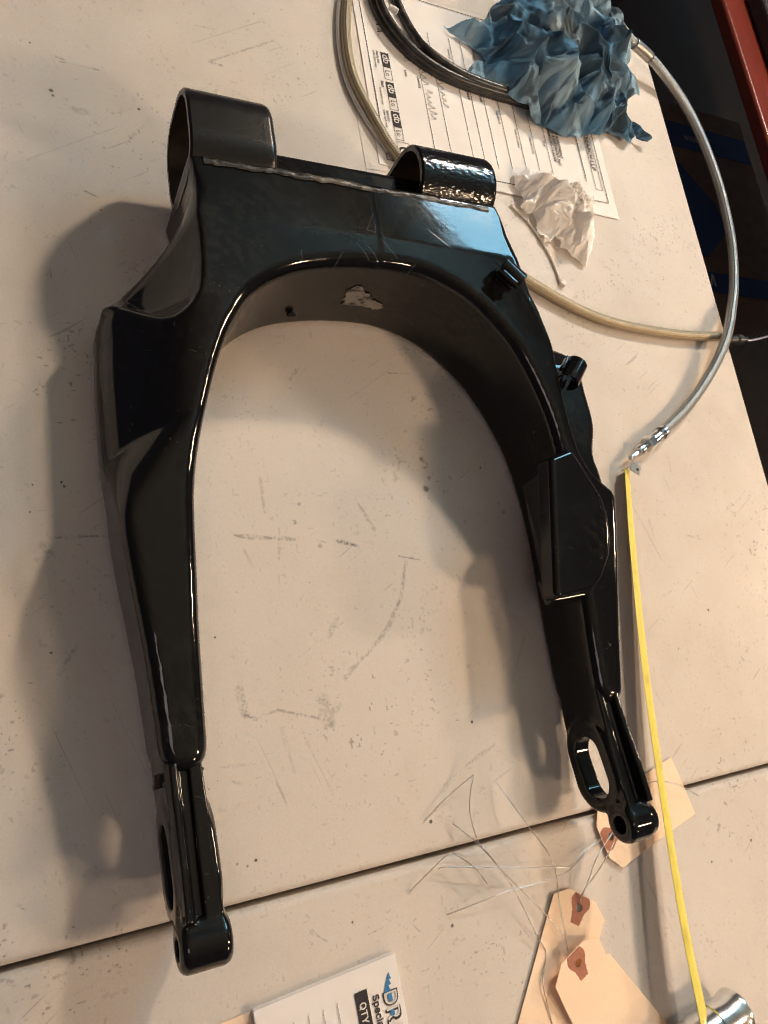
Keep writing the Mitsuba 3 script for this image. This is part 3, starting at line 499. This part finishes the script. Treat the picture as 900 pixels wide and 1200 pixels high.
for j, (x, y, s) in enumerate(((.100, .062, 'Quantity'), (.055, .080, 'Ship to'), (.055, .105, 'Invoice'), (.098, .118, 'Payment'), (.098, .133, 'Account'), (.118, .150, 'Signature'), (.136, .168, 'Date of order'), (.142, .185, 'Name in full'), (.142, .202, 'Title'))):
    pr.append(words(s, .0026, x + .004, y - .0042, MP, j in (3, 4))); pr.append(bars([(.045 if j < 5 else .07, .198 - .004 * (j % 3), y, y + .00045)], MP))
pr.append(words('1500', .0022, .100, .0445, MP, True))
for k in range(7): pr.append(words(['terms of the agreement apply', 'freight and handling', 'all claims in writing', 'goods remain property', 'within thirty days', 'payment on delivery', 'see reverse side'][k], .0021, .085 + .013 * (k % 2), .222 + .0036 * k, MP))
for k, s in enumerate(('DAMAGES CLAUSE', 'TO AGREEMENT INC', 'TO AGREEMENT')): pr.append(words(s, .0033, .128, .208 + .0048 * k, MP, True))
pr.append(bars([(.06, .186, .2455, .2464)], MP)); pr.append(words('RESEARCH LLP', .0052, .118, .2585, MP, True)); pr.append(bars([(.08, .194, .2565, .2570), (.08, .194, .2655, .2661), (.1935, .194, .2565, .2661)], MP))
part(t, 'print', cat(pr), 'ink')
# pencil handwriting on the form
def scrawl(x0, y0, n, w, hgt, seed):
    rg = np.random.default_rng(seed); P = []
    for i in range(n): P += [(x0 + w * i, y0 + hgt * rg.uniform(-.1, .25)), (x0 + w * (i + .35), y0 + hgt * rg.uniform(.5, 1.)), (x0 + w * (i + .6), y0 + hgt * rg.uniform(-.1, .2))]
    P = catmull([(a, b, .0001) for a, b in P], 6); return moved(tube(P, .00022, 6), MP)
part(t, 'handwriting', cat([scrawl(.080, .0640, 5, .007, .007, 3), scrawl(.118, .0650, 6, .006, .008, 5), scrawl(.088, .0825, 7, .007, .007, 8), scrawl(.078, .047, 3, .004, .009, 9)]), 'ink_pencil')
t = thing('paper_sheet', 'second sheet showing along the left edge beneath the printed form', 'paper')
sheet(t, 'page', [(.300, .455), (.585, .462), (.585, .680), (.298, .672)], .0005, 'paper_old')
# order pad at the bottom of the picture
PC = np.array([.2190, -.1560]); PX = np.array([.066, -.998]); PX /= np.linalg.norm(PX); PY = np.array([-PX[1], PX[0]])
t = thing('order_pad', 'thick white order pad with a QTY column and a blue lettered logo', 'pad')
def pq(a, b): return PC + PX * a + PY * b
MQ = frame((*PC, .0062), PX)
for z0, z1, dx in ((.0002, .0018, .0006), (.0019, .0036, -.0003), (.0037, .0049, .0005)):
    part(t, 'sheets', moved(box(.0, .205, -.094 + dx, dx * .6, z0 - .0062, z1 - .0062), MQ), 'paper')
sheet(t, 'page', [pq(0, -.0945), pq(.205, -.0945), pq(.205, .0), pq(0, .0)], .0060, 'paper', lift=lambda U, V: .0004 * (1 - U) * np.abs(V - .5))
MQ = frame((*PC, .0066), PX)
part(t, 'print_block', bars([(.0125, .19, -.0320, -.0235)], MQ), 'ink')
part(t, 'print_white', words('QTY', .0042, .0185, -.0300, MQ @ frame((0, 0, .00016), (1, 0)), True), 'ink_white')
part(t, 'print', bars([(.0105 + .003, .19, -.0345 - .0095 * (k + 1), -.0342 - .0095 * (k + 1)) for k in range(6)], MQ), 'ink_grey')
part(t, 'pen_mark', moved(tube(catmull([(.0385, -.041, .0001), (.034, -.036, .0001), (.0335, -.044, .0001), (.037, -.050, .0001), (.044, -.047, .0001)], 8), .00025, 6), MQ), 'ink_pencil')
part(t, 'logo_outline', cat([words('DRAG', .0098, .0175, -.0135, MQ, True, 1.02), words('Specialties', .0042, .0175, -.0205, MQ, True)]), 'ink')
MQ2 = MQ @ frame((0, 0, .00016), (1, 0))
part(t, 'logo_fill', words('DRAG', .0088, .0182, -.0130, MQ2, False, 1.02), 'ink_white')
wing = trimesh.creation.extrude_polygon(sg.Polygon([(.0085, -.0072), (.0125, -.0060), (.0125, -.0075), (.0155, -.0068), (.0155, -.0085), (.0195, -.0080), (.0195, -.0128), (.0145, -.0105)]), .00012, engine='earcut')
part(t, 'logo_wing', moved(wing, MQ), 'ink_blue')
for a, b, w_ in ((.020, -.0105, .0045), (.0292, -.0108, .0035), (.046, -.0108, .0045)): part(t, 'logo_shade', moved(box(a, a + w_, b, b + .0028, .00020, .00034), MQ), 'ink_blue')
t = thing('peach_sheet', 'peach coloured sheet peeking out below the left of the order pad', 'paper')
sheet(t, 'page', [pq(.001, -.116), pq(.2, -.116), pq(.2, -.0955), pq(.001, -.0955)], .0010, 'manila')

# ------------------------------------------------------------------ crumpled things: a flat sheet folded over random planes (true creases)
def crumple(rim, n_in, levels, peak, seed, rough, floor_z):
    """a wad: the rim as given, creased facets inside, each level folding the edges of the one before"""
    rng = np.random.default_rng(seed); rim = np.array(rim, float); pg_ = sg.Polygon(rim[:, :2]); pts = []
    while len(pts) < n_in:
        q = np.array(pg_.bounds[:2]) + rng.random(2) * (np.array(pg_.bounds[2:]) - np.array(pg_.bounds[:2]))
        if pg_.contains(sg.Point(q)) and pg_.exterior.distance(sg.Point(q)) > .005 and all(np.linalg.norm(q - p[:2]) > .0085 for p in pts):
            e = pg_.exterior.distance(sg.Point(q)); z = peak * min(1, e / .030) ** .6 * rng.uniform(.42, 1.08) + .004
            pts.append((*q, z))
    V = np.vstack([rim, pts])
    from scipy.spatial import Delaunay
    F = Delaunay(V[:, :2]).simplices; F = F[[pg_.buffer(1e-5).contains(sg.Point(c)) for c in V[F][:, :, :2].mean(1)]]
    a = V[F]; cr = np.cross(a[:, 1] - a[:, 0], a[:, 2] - a[:, 0])[:, 2]; F[cr < 0] = F[cr < 0][:, ::-1]
    for lv in range(levels):
        e = np.sort(np.vstack([F[:, [0, 1]], F[:, [1, 2]], F[:, [2, 0]]]), 1); E, inv = np.unique(e, axis=0, return_inverse=True); inv = inv.ravel(); n = len(V); k = len(F)
        ln = np.linalg.norm(V[E[:, 0]] - V[E[:, 1]], axis=1); kick = rng.normal(size=(len(E), 3)) * [.5, .5, 1.]
        amp = rough * .55 ** lv if lv < 3 else .02
        V = np.vstack([V, (V[E[:, 0]] + V[E[:, 1]]) / 2 + kick * (ln * amp)[:, None]])
        A, B, C = n + inv[:k], n + inv[k:2 * k], n + inv[2 * k:]
        F = np.vstack([np.c_[F[:, 0], A, C], np.c_[A, F[:, 1], B], np.c_[C, B, F[:, 2]], np.c_[A, B, C]])
    V[:, 2] = floor_z + np.maximum(V[:, 2] - floor_z, 0.)
    m = trimesh.Trimesh(V, F, process=False); cc = trimesh.graph.connected_components(m.face_adjacency, nodes=np.arange(len(F)))
    m.update_faces(np.isin(np.arange(len(F)), max(cc, key=len))); m.remove_unreferenced_vertices(); trimesh.smoothing.filter_laplacian(m, lamb=.5, iterations=3)
    lo, hi = rim[:, :2].min(0), rim[:, :2].max(0)
    return m, (np.asarray(m.vertices)[:, :2] - lo) / (hi - lo).max()
TW = thing('shop_towel', 'crumpled greasy blue shop towel on the printed form', 'towel')
m_, uv_ = crumple([(0.4058, 0.6587, 0.008), (0.4163, 0.6495, 0.016), (0.4354, 0.6493, 0.016), (0.453, 0.6476, 0.02), (0.4703, 0.6727, 0.018), (0.5005, 0.7117, 0.012), (0.5661, 0.7486, 0.01), (0.6274, 0.7532, 0.012), (0.6518, 0.7122, 0.012), (0.6616, 0.6702, 0.016), (0.6516, 0.6479, 0.014), (0.6591, 0.6089, 0.018), (0.6415, 0.6041, 0.012), (0.6276, 0.5978, 0.01), (0.6431, 0.5823, 0.01), (0.672, 0.5658, 0.012), (0.6636, 0.5576, 0.01), (0.6489, 0.5661, 0.008), (0.638, 0.5522, 0.007), (0.612, 0.5644, 0.004), (0.5787, 0.5535, 0.004), (0.5453, 0.5416, 0.004), (0.5204, 0.5496, 0.004), (0.5037, 0.5448, 0.01), (0.4816, 0.5656, 0.012), (0.4651, 0.5698, 0.013), (0.4506, 0.5742, 0.013), (0.4356, 0.5813, 0.012), (0.4196, 0.5849, 0.01), (0.437, 0.5999, 0.008), (0.4553, 0.6053, 0.01), (0.4573, 0.6214, 0.006), (0.441, 0.6333, 0.003), (0.4292, 0.6404, 0.003), (0.4168, 0.6493, 0.003)], 62, 5, .058, 29, .21, .004); part(TW, 'cloth', m_, 'towel_cloth', True, uv=uv_)
TS = thing('tissue', 'crumpled white tissue with a grey brown smear beside the form', 'tissue')
m_, uv_ = crumple([(0.4709, 0.4877, 0.004), (0.4847, 0.4938, 0.01), (0.5001, 0.4934, 0.012), (0.5155, 0.4905, 0.012), (0.5302, 0.4858, 0.01), (0.5534, 0.4744, 0.008), (0.5661, 0.4665, 0.008), (0.5577, 0.4354, 0.01), (0.5419, 0.3927, 0.004), (0.5268, 0.403, 0.003), (0.5128, 0.4116, 0.003), (0.5079, 0.4224, 0.006), (0.4933, 0.4145, 0.003), (0.4881, 0.4271, 0.003), (0.4868, 0.4473, 0.003), (0.4708, 0.45, 0.006), (0.4767, 0.4618, 0.006), (0.4718, 0.4741, 0.004)], 15, 5, .034, 8, .22, .003); part(TS, 'wad', m_, 'tissue_paper', True, uv=uv_)

# ------------------------------------------------------------------ cables and hoses
t = thing('black_cable_bundle', 'bundle of dull black cables running under the blue towel', 'cable')
for pts in ([(0.3319, 0.6723, 0.005), (0.3409, 0.6272, 0.005), (0.3647, 0.5943, 0.005), (0.4012, 0.5764, 0.005), (0.4498, 0.5699, 0.005), (0.5024, 0.5687, 0.005), (0.542, 0.571, 0.005)], [(0.3356, 0.667, 0.011), (0.3439, 0.624, 0.011), (0.3685, 0.5915, 0.011), (0.404, 0.5755, 0.01), (0.4506, 0.5697, 0.01), (0.501, 0.5692, 0.01), (0.5388, 0.571, 0.009)], [(0.3585, 0.6817, 0.005), (0.3637, 0.6521, 0.005), (0.3737, 0.6233, 0.005), (0.3837, 0.595, 0.012), (0.421, 0.5764, 0.013), (0.4767, 0.5716, 0.012), (0.5335, 0.5753, 0.01)]):
    part(t, 'cable', tube(catmull(pts), .0042, 16), 'rubber_black', True)
part(t, 'clip', rough_tube([(0.3483, 0.6365, 0.012), (0.3562, 0.632, 0.013)], .003, 5, .2), 'white_frame', True)
t = thing('gold_braided_hose', 'gold toned braided hose running under the swing arm from its top boss', 'hose')
m_, uv_ = tube(catmull([(0.315, 0.6703, 0.006), (0.3006, 0.6055, 0.006), (0.2984, 0.5522, 0.006), (0.3107, 0.5117, 0.006), (0.3319, 0.469, 0.006)][:] + [(.372, .432, .006), (.415, .384, .006), (.455, .354, .006), (.529, .325, .006), (.62, .3165, .006), (.690, .319, .006)]), .0049, 20, uvs=True)
part(t, 'braid', m_, 'braid_gold', True, uv=uv_)
part(t, 'sleeve', tube(catmull([(0.3093, 0.6716, 0.003), (0.2943, 0.6066, 0.003), (0.2927, 0.5506, 0.003), (0.3043, 0.5109, 0.003), (0.3241, 0.4752, 0.003)]), .0022, 10), 'sleeve_clear', True)
part(t, 'end_fitting', lathe([(-.001, .0001), (0, .004), (.012, .0048), (.014, .0062), (.020, .0062), (.021, .0035), (.030, .0032), (.031, .0001)], (0.7036, 0.3156, 0.006), (0.0379, 0.004, 0)), 'cabinet_black', 30)
part(t, 'inner_wire', tube(catmull([(0.7238, 0.3161, 0.006), (0.7486, 0.3201, 0.006), (0.7963, 0.3323, 0.006)]), .0015, 8), 'wire_steel', True)
t = thing('silver_hose', 'thick silver braided hose arching past the right edge of the table', 'hose')
sp = catmull([(0.5648, 0.7463, 0.034), (0.596, 0.7068, 0.034), (0.646, 0.6742, 0.03), (0.6989, 0.6588, 0.019), (0.7503, 0.6187, 0.006), (0.7794, 0.5513, -0.004), (0.7782, 0.4704, -0.006), (0.7523, 0.4014, 0), (0.7168, 0.3492, 0.01), (0.6869, 0.3116, 0.0168), (0.6638, 0.2817, 0.013), (0.6325, 0.2507, 0.009), (0.6009, 0.2264, 0.0075), (0.5685, 0.2064, 0.007)])
m_, uv_ = tube(sp, .0052, 22, uvs=True); part(t, 'braid', m_, 'braid_silver', True, uv=uv_)
def along(P, s0, s1):
    L = np.r_[0, np.cumsum(np.linalg.norm(np.diff(P, axis=0), axis=1))]; q = np.linspace(s0, s1, 12); return np.c_[[np.interp(q, L, P[:, i]) for i in range(3)]].T
part(t, 'ferrule', tube(along(sp, .070, .100), .0062, 22), 'steel_dull', True)
part(t, 'ferrule', tube(along(sp, .122, .152), .0062, 22), 'steel_dull', True)
e0 = np.array((0.5711, 0.2073, 0.007)); e1 = np.array((0.508, 0.1737, 0.007)); ed = (e1 - e0) / np.linalg.norm(e1 - e0)
part(t, 'crimp', lathe([(-.004, .0050), (-.003, .0062), (.006, .0064), (.007, .0056), (.012, .0056), (.0125, .0064), (.019, .0064), (.0195, .0050)], e0, ed), 'chrome', 30)
part(t, 'black_band', lathe([(.002, .0067), (.0055, .0067)], e0, ed), 'rubber_black', True)
part(t, 'hex_nut', lathe([(.0195, .003), (.0195, .0074), (.0215, .0080), (.027, .0080), (.029, .0074), (.029, .003)], e0, ed, 6), 'chrome')
part(t, 'stem', lathe([(.029, .0036), (.034, .0032), (.0345, .0050), (.040, .0054), (.043, .0045), (.0435, .0028), (.054, .0028), (.056, .0018), (.056, .0001)], e0, ed), 'chrome', 30)
t = thing('zip_tie', 'thin pale zip tie lying right of the swing arm top', 'zip tie')
part(t, 'strap', tube(catmull([(0.4519, 0.4432, 0.0016), (0.47, 0.4252, 0.0016), (0.4841, 0.3988, 0.0016), (0.4903, 0.378, 0.0016), (0.4923, 0.3615, 0.0016)]), .0011, 8), 'nylon', True)
part(t, 'head', moved(box(-.003, .003, -.003, .003, 0, .004, .0006), frame((0.4944, 0.3624, 0.0005), (1, -.6))), 'nylon', 30)

# ------------------------------------------------------------------ tags, wires, tape, chrome tube
def tag(hole, ax_, z, label, curl=0., tail=.084, group='manila tags'):
    t = thing('manila_tag', label, 'tag', group)
    a = np.array(ax_); L_, W_ = .098, .0485
    P = sg.Polygon([(-.009, -.0125), (-.009, .0125), (-.0005, W_ / 2), (L_ - .009, W_ / 2), (L_ - .009, -W_ / 2), (-.0005, -W_ / 2)])
    hole_ = sg.Point(0, 0).buffer(.0029, 12)
    def bent(p, z0, th):
        m = trimesh.creation.extrude_polygon(p.difference(hole_), th, triangle_args=None, engine='earcut'); m = m.subdivide_to_size(.006)
        v = np.asarray(m.vertices).copy(); v[:, 2] += z0 + curl * np.exp(-((v[:, 0] + .009) / .022) ** 2) + .0012 * np.sin(v[:, 0] * 40 + hole[0] * 90) ** 2 * (v[:, 0] > .01) * 0; m.vertices = v
        return moved(m, frame((hole[0], hole[1], z), a))
    part(t, 'card', bent(P, 0, .0004), 'manila')
    q = np.linspace(0, 1, 15); pr = [(-.0088 + .0008 + .019 * s, .0062 + .0018 * math.sin(s * 7.) - .004 * max(0, s - .72) / .28) for s in q]
    patch = sg.Polygon([(x, y) for x, y in pr] + [(x, -y) for x, y in pr[::-1]]).buffer(.0006)
    part(t, 'reinforcement', bent(patch, .00042, .00015), 'patch_red', label='reddish brown reinforcement patch round the hole')
tag((0.4131, -0.1257), (0.9687, 0.2481), 0.0012, 'manila tag lying under the lower right tip of the swing arm', .0015)
tag((0.3710, -0.1661), (-0.5640, -0.8258), 0.0015, 'manila tag with its wired hole just below the steel wires', .001)
tag((0.3688, -0.2148), (0.5616, -0.8274), 0.004, 'lower manila tag mostly covered, its long edge slanting to the right', .0)
tag((0.3555, -0.1973), (0.3812, -0.9245), 0.0056, 'topmost manila tag of the pile, its end curled up', .005)
WR = [[(0.3184, -0.0682, 0.004), (0.3242, -0.0849, 0.012), (0.3314, -0.1028, 0.018), (0.3407, -0.12, 0.02), (0.3455, -0.1342, 0.018), (0.3466, -0.1536, 0.014), (0.3507, -0.1795, 0.008), (0.3516, -0.194, 0.006)], [(0.2973, -0.0596, 0.01), (0.2907, -0.0711, 0.012), (0.2866, -0.0844, 0.014), (0.2897, -0.1029, 0.014), (0.2989, -0.116, 0.014), (0.3123, -0.1386, 0.012), (0.3277, -0.1718, 0.006)], [(0.2973, -0.0596, 0.01), (0.2878, -0.065, 0.006), (0.2733, -0.0727, 0.004), (0.2566, -0.0831, 0.002)], [(0.2765, -0.0881, 0.004), (0.2912, -0.1038, 0.008), (0.3078, -0.1267, 0.01), (0.3323, -0.1563, 0.01), (0.3497, -0.1776, 0.008)], [(0.2375, -0.1247, 0.001), (0.2524, -0.1147, 0.006), (0.2651, -0.1068, 0.01), (0.2712, -0.1071, 0.01), (0.2836, -0.1178, 0.012), (0.292, -0.1306, 0.012)], [(0.2592, -0.1141, 0.006), (0.2641, -0.114, 0.007), (0.2759, -0.1165, 0.008), (0.3181, -0.1262, 0.01), (0.3439, -0.1314, 0.01), (0.3654, -0.1357, 0.009), (0.3821, -0.1308, 0.006), (0.3984, -0.126, 0.004), (0.411, -0.1239, 0.001)], [(0.2629, -0.1445, 0.002), (0.2857, -0.1419, 0.006), (0.3061, -0.1399, 0.008), (0.3355, -0.1405, 0.008), (0.358, -0.1399, 0.008), (0.3717, -0.1361, 0.007), (0.3883, -0.1292, 0.005), (0.4107, -0.1251, 0.001)], [(0.3706, -0.1646, 0.001), (0.3754, -0.1552, 0.006), (0.388, -0.1447, 0.01), (0.3989, -0.135, 0.012), (0.4084, -0.1288, 0.01), (0.418, -0.1233, 0.004)], [(0.4156, -0.1229, 0.003), (0.3908, -0.1347, 0.01), (0.3791, -0.1474, 0.01), (0.3717, -0.1603, 0.005), (0.3686, -0.1659, 0.001)], [(0.455, -0.096, 0.003), (0.4646, -0.0944, 0.006), (0.4752, -0.0963, 0.008), (0.4904, -0.1024, 0.008), (0.5122, -0.1146, 0.003)], [(0.3277, -0.1718, 0.006), (0.3319, -0.1793, 0.004), (0.3357, -0.1878, 0.002), (0.3275, -0.2025, 0.004), (0.3286, -0.219, 0.003), (0.331, -0.2358, 0.002)]]
WL = ['long steel wire curving across the table seam down to the topmost tag hole', 'steel wire bent at a sharp tip above the seam, running down to the tag pile', 'short wire leaning left from the sharp tip above the seam', 'straight wire from just above the seam slanting right to the tag pile', 'bent wire with its peak below the seam, leftmost of the loose wires', 'bright upper wire running level into the hole of the tag under the arm tip', 'bright lower wire slanting up into the hole of the tag under the arm tip', 'wire rising from the middle tag hole to the arm tip', 'second wire looping close beside the one rising from the middle tag hole', 'thin dark curved wire lying across the tag under the arm tip', 'wavy wire running down the left edge of the topmost tag']
for w_, wl in zip(WR, WL): single('tag_wire', tube(catmull(w_, 10), .00034, 8), 'wire_steel', wl, 'wire', 'loose tag wires', True)
# tape measure blade standing nearly on edge
A0, A1 = np.array([(0.5226, 0.1699, 0.0012), (0.5079, 0.0994, 0.0028), (0.4875, -0.0044, 0.006), (0.4704, -0.1045, 0.011), (0.4579, -0.1948, 0.016), (0.4527, -0.2561, 0.02), (0.4491, -0.2793, 0.022)]), np.array([(0.5088, 0.1701, 0.0105), (0.4913, 0.0979, 0.0125), (0.4704, -0.0035, 0.016), (0.4535, -0.101, 0.0215), (0.4404, -0.1886, 0.027), (0.4347, -0.248, 0.031), (0.4305, -0.2704, 0.033)])
A0, A1 = catmull(A0, 10), catmull(A1, 10); md = (A0 + A1) / 2; nrm = np.cross(A1 - A0, np.gradient(md, axis=0)); nrm /= np.linalg.norm(nrm, axis=1, keepdims=True)
rows = [A0 + (A1 - A0) * s + nrm * (.0016 * (1 - (2 * s - 1) ** 2)) for s in np.linspace(0, 1, 7)]
def ribbon(rows, th):
    k = len(rows); n = len(rows[0]); V = np.vstack(rows + [r_ + nrm * th for r_ in rows]); F = []
    for off, fl in ((0, 0), (k * n, 1)):
        for i in range(k - 1):
            a = np.arange(n - 1) + i * n + off; q = np.vstack([np.c_[a, a + 1, a + n + 1], np.c_[a, a + n + 1, a + n]]); F.append(q[:, ::-1] if fl else q)
    for i in (0, k - 1):
        a = np.arange(n - 1) + i * n; b = a + k * n; F += [np.c_[a, b, b + 1], np.c_[a, b + 1, a + 1]]
    return trimesh.Trimesh(V, np.vstack(F), process=False)
t = thing('tape_measure', 'yellow tape measure blade stretched along the right of the swing arm', 'tape measure')
bl_ = ribbon(rows, .0001); Lr = np.r_[0, np.cumsum(np.linalg.norm(np.diff(md, axis=0), axis=1))]
buv = np.vstack([np.c_[Lr, np.full(len(Lr), q)] for q in np.linspace(0, 1, len(rows))] * 2)
part(t, 'blade', bl_, 'tape_yellow', True, uv=buv)
sg_ = -1. if nrm[:, 0].mean() > 0 else 1.
part(t, 'back', ribbon([r_ + nrm * sg_ * (.00025 if sg_ < 0 else .0003) for r_ in rows], .0001), 'steel_dull', True)
ticks = []
for i in range(3, len(md) - 1):
    pass
hk = np.array((0.5181, 0.1706, 0.004))
HK = part(t, 'hook', moved(box(-.0005, .0005, -.0095, .0085, -.003, .0075, .0002), frame(hk + [0, .002, .003], (-.35, .94))), 'steel_dull', 30)
part(HK, 'flange', moved(box(0, .011, -.006, .0035, -.0006, .0004, .0002), frame(hk + [-.002, .003, .0085], (.75, -.5))), 'steel_dull', 30)
for q in ((-.012, 0),): part(HK, 'rivet', moved(trimesh.creation.cylinder(.0012, .0014), frame(hk + [.0035, -.0025, .0088], (1, 0))), 'black_tip', 30)
# chrome tube at the bottom right corner
c0 = np.array((0.4819, -0.2614, 0.019)); c1 = np.array((0.3894, -0.2749, 0.019)); cd = (c0 - c1) / np.linalg.norm(c0 - c1)
t = thing('chrome_tube', 'chromed tube with a flared rim at the bottom right corner', 'tube')
part(t, 'barrel', lathe([(-.12, .0145), (-.012, .0145), (-.006, .0147), (-.003, .0156), (.0, .0159), (.0008, .0154), (.0003, .0135), (-.10, .0125)], c0, cd, 56), 'chrome', 40)
part(t, 'collar', lathe([(-.026, .0146), (-.0255, .0156), (-.0205, .0156), (-.020, .0146)], c0, cd, 56), 'chrome', 40)

# ------------------------------------------------------------------ beyond the table's edge
t = thing('workbench', 'red topped workbench in the dark beyond the table', 'workbench')
part(t, 'top', slab(sg.box(1.077, .08, 1.77, 2.02).buffer(-.006), -.124, -.100, .006, 4), 'cabinet_red', 35)
for x in (1.72,):
    for y in (.12, 1.98): part(t, 'leg', box(x - .02, x + .02, y - .02, y + .02, -.74, -.125), 'cabinet_black')
single('tool_mat', slab(sg.box(1.125, .86, 1.45, 1.6).buffer(-.012), -.0985, -.070, .006, 3), 'mat_black', 'black tray lying on the red workbench top', 'tray')
t = thing('carton', 'dim cardboard carton with blue printing on the floor under the workbench', 'box')
part(t, 'box', box(1.36, 1.69, .74, 1.26, -.739, -.50, .006), 'carton_card', 30)
part(t, 'print_blue', box(1.37, 1.68, 1.13, 1.20, -.4995, -.4985), 'carton_blue'); part(t, 'print_blue', extrude(sg.Polygon([(1.37, .84), (1.37, 1.10), (1.42, 1.08), (1.50, .99), (1.52, .92), (1.43, .84)]), -.4995, -.4985), 'carton_blue'); part(t, 'print_blue', box(1.37, 1.68, .75, .80, -.4995, -.4985), 'carton_blue')
part(t, 'lettering', moved(words('M', .030, 0, 0, np.eye(4), True), frame((1.39, .765, -.498), (1, 0))), 'carton_white', kind='stuff')
part(t, 'lettering', moved(words('MAX', .014, 0, 0, np.eye(4), True), frame((1.46, 1.155, -.498), (1, 0))), 'carton_white', kind='stuff')
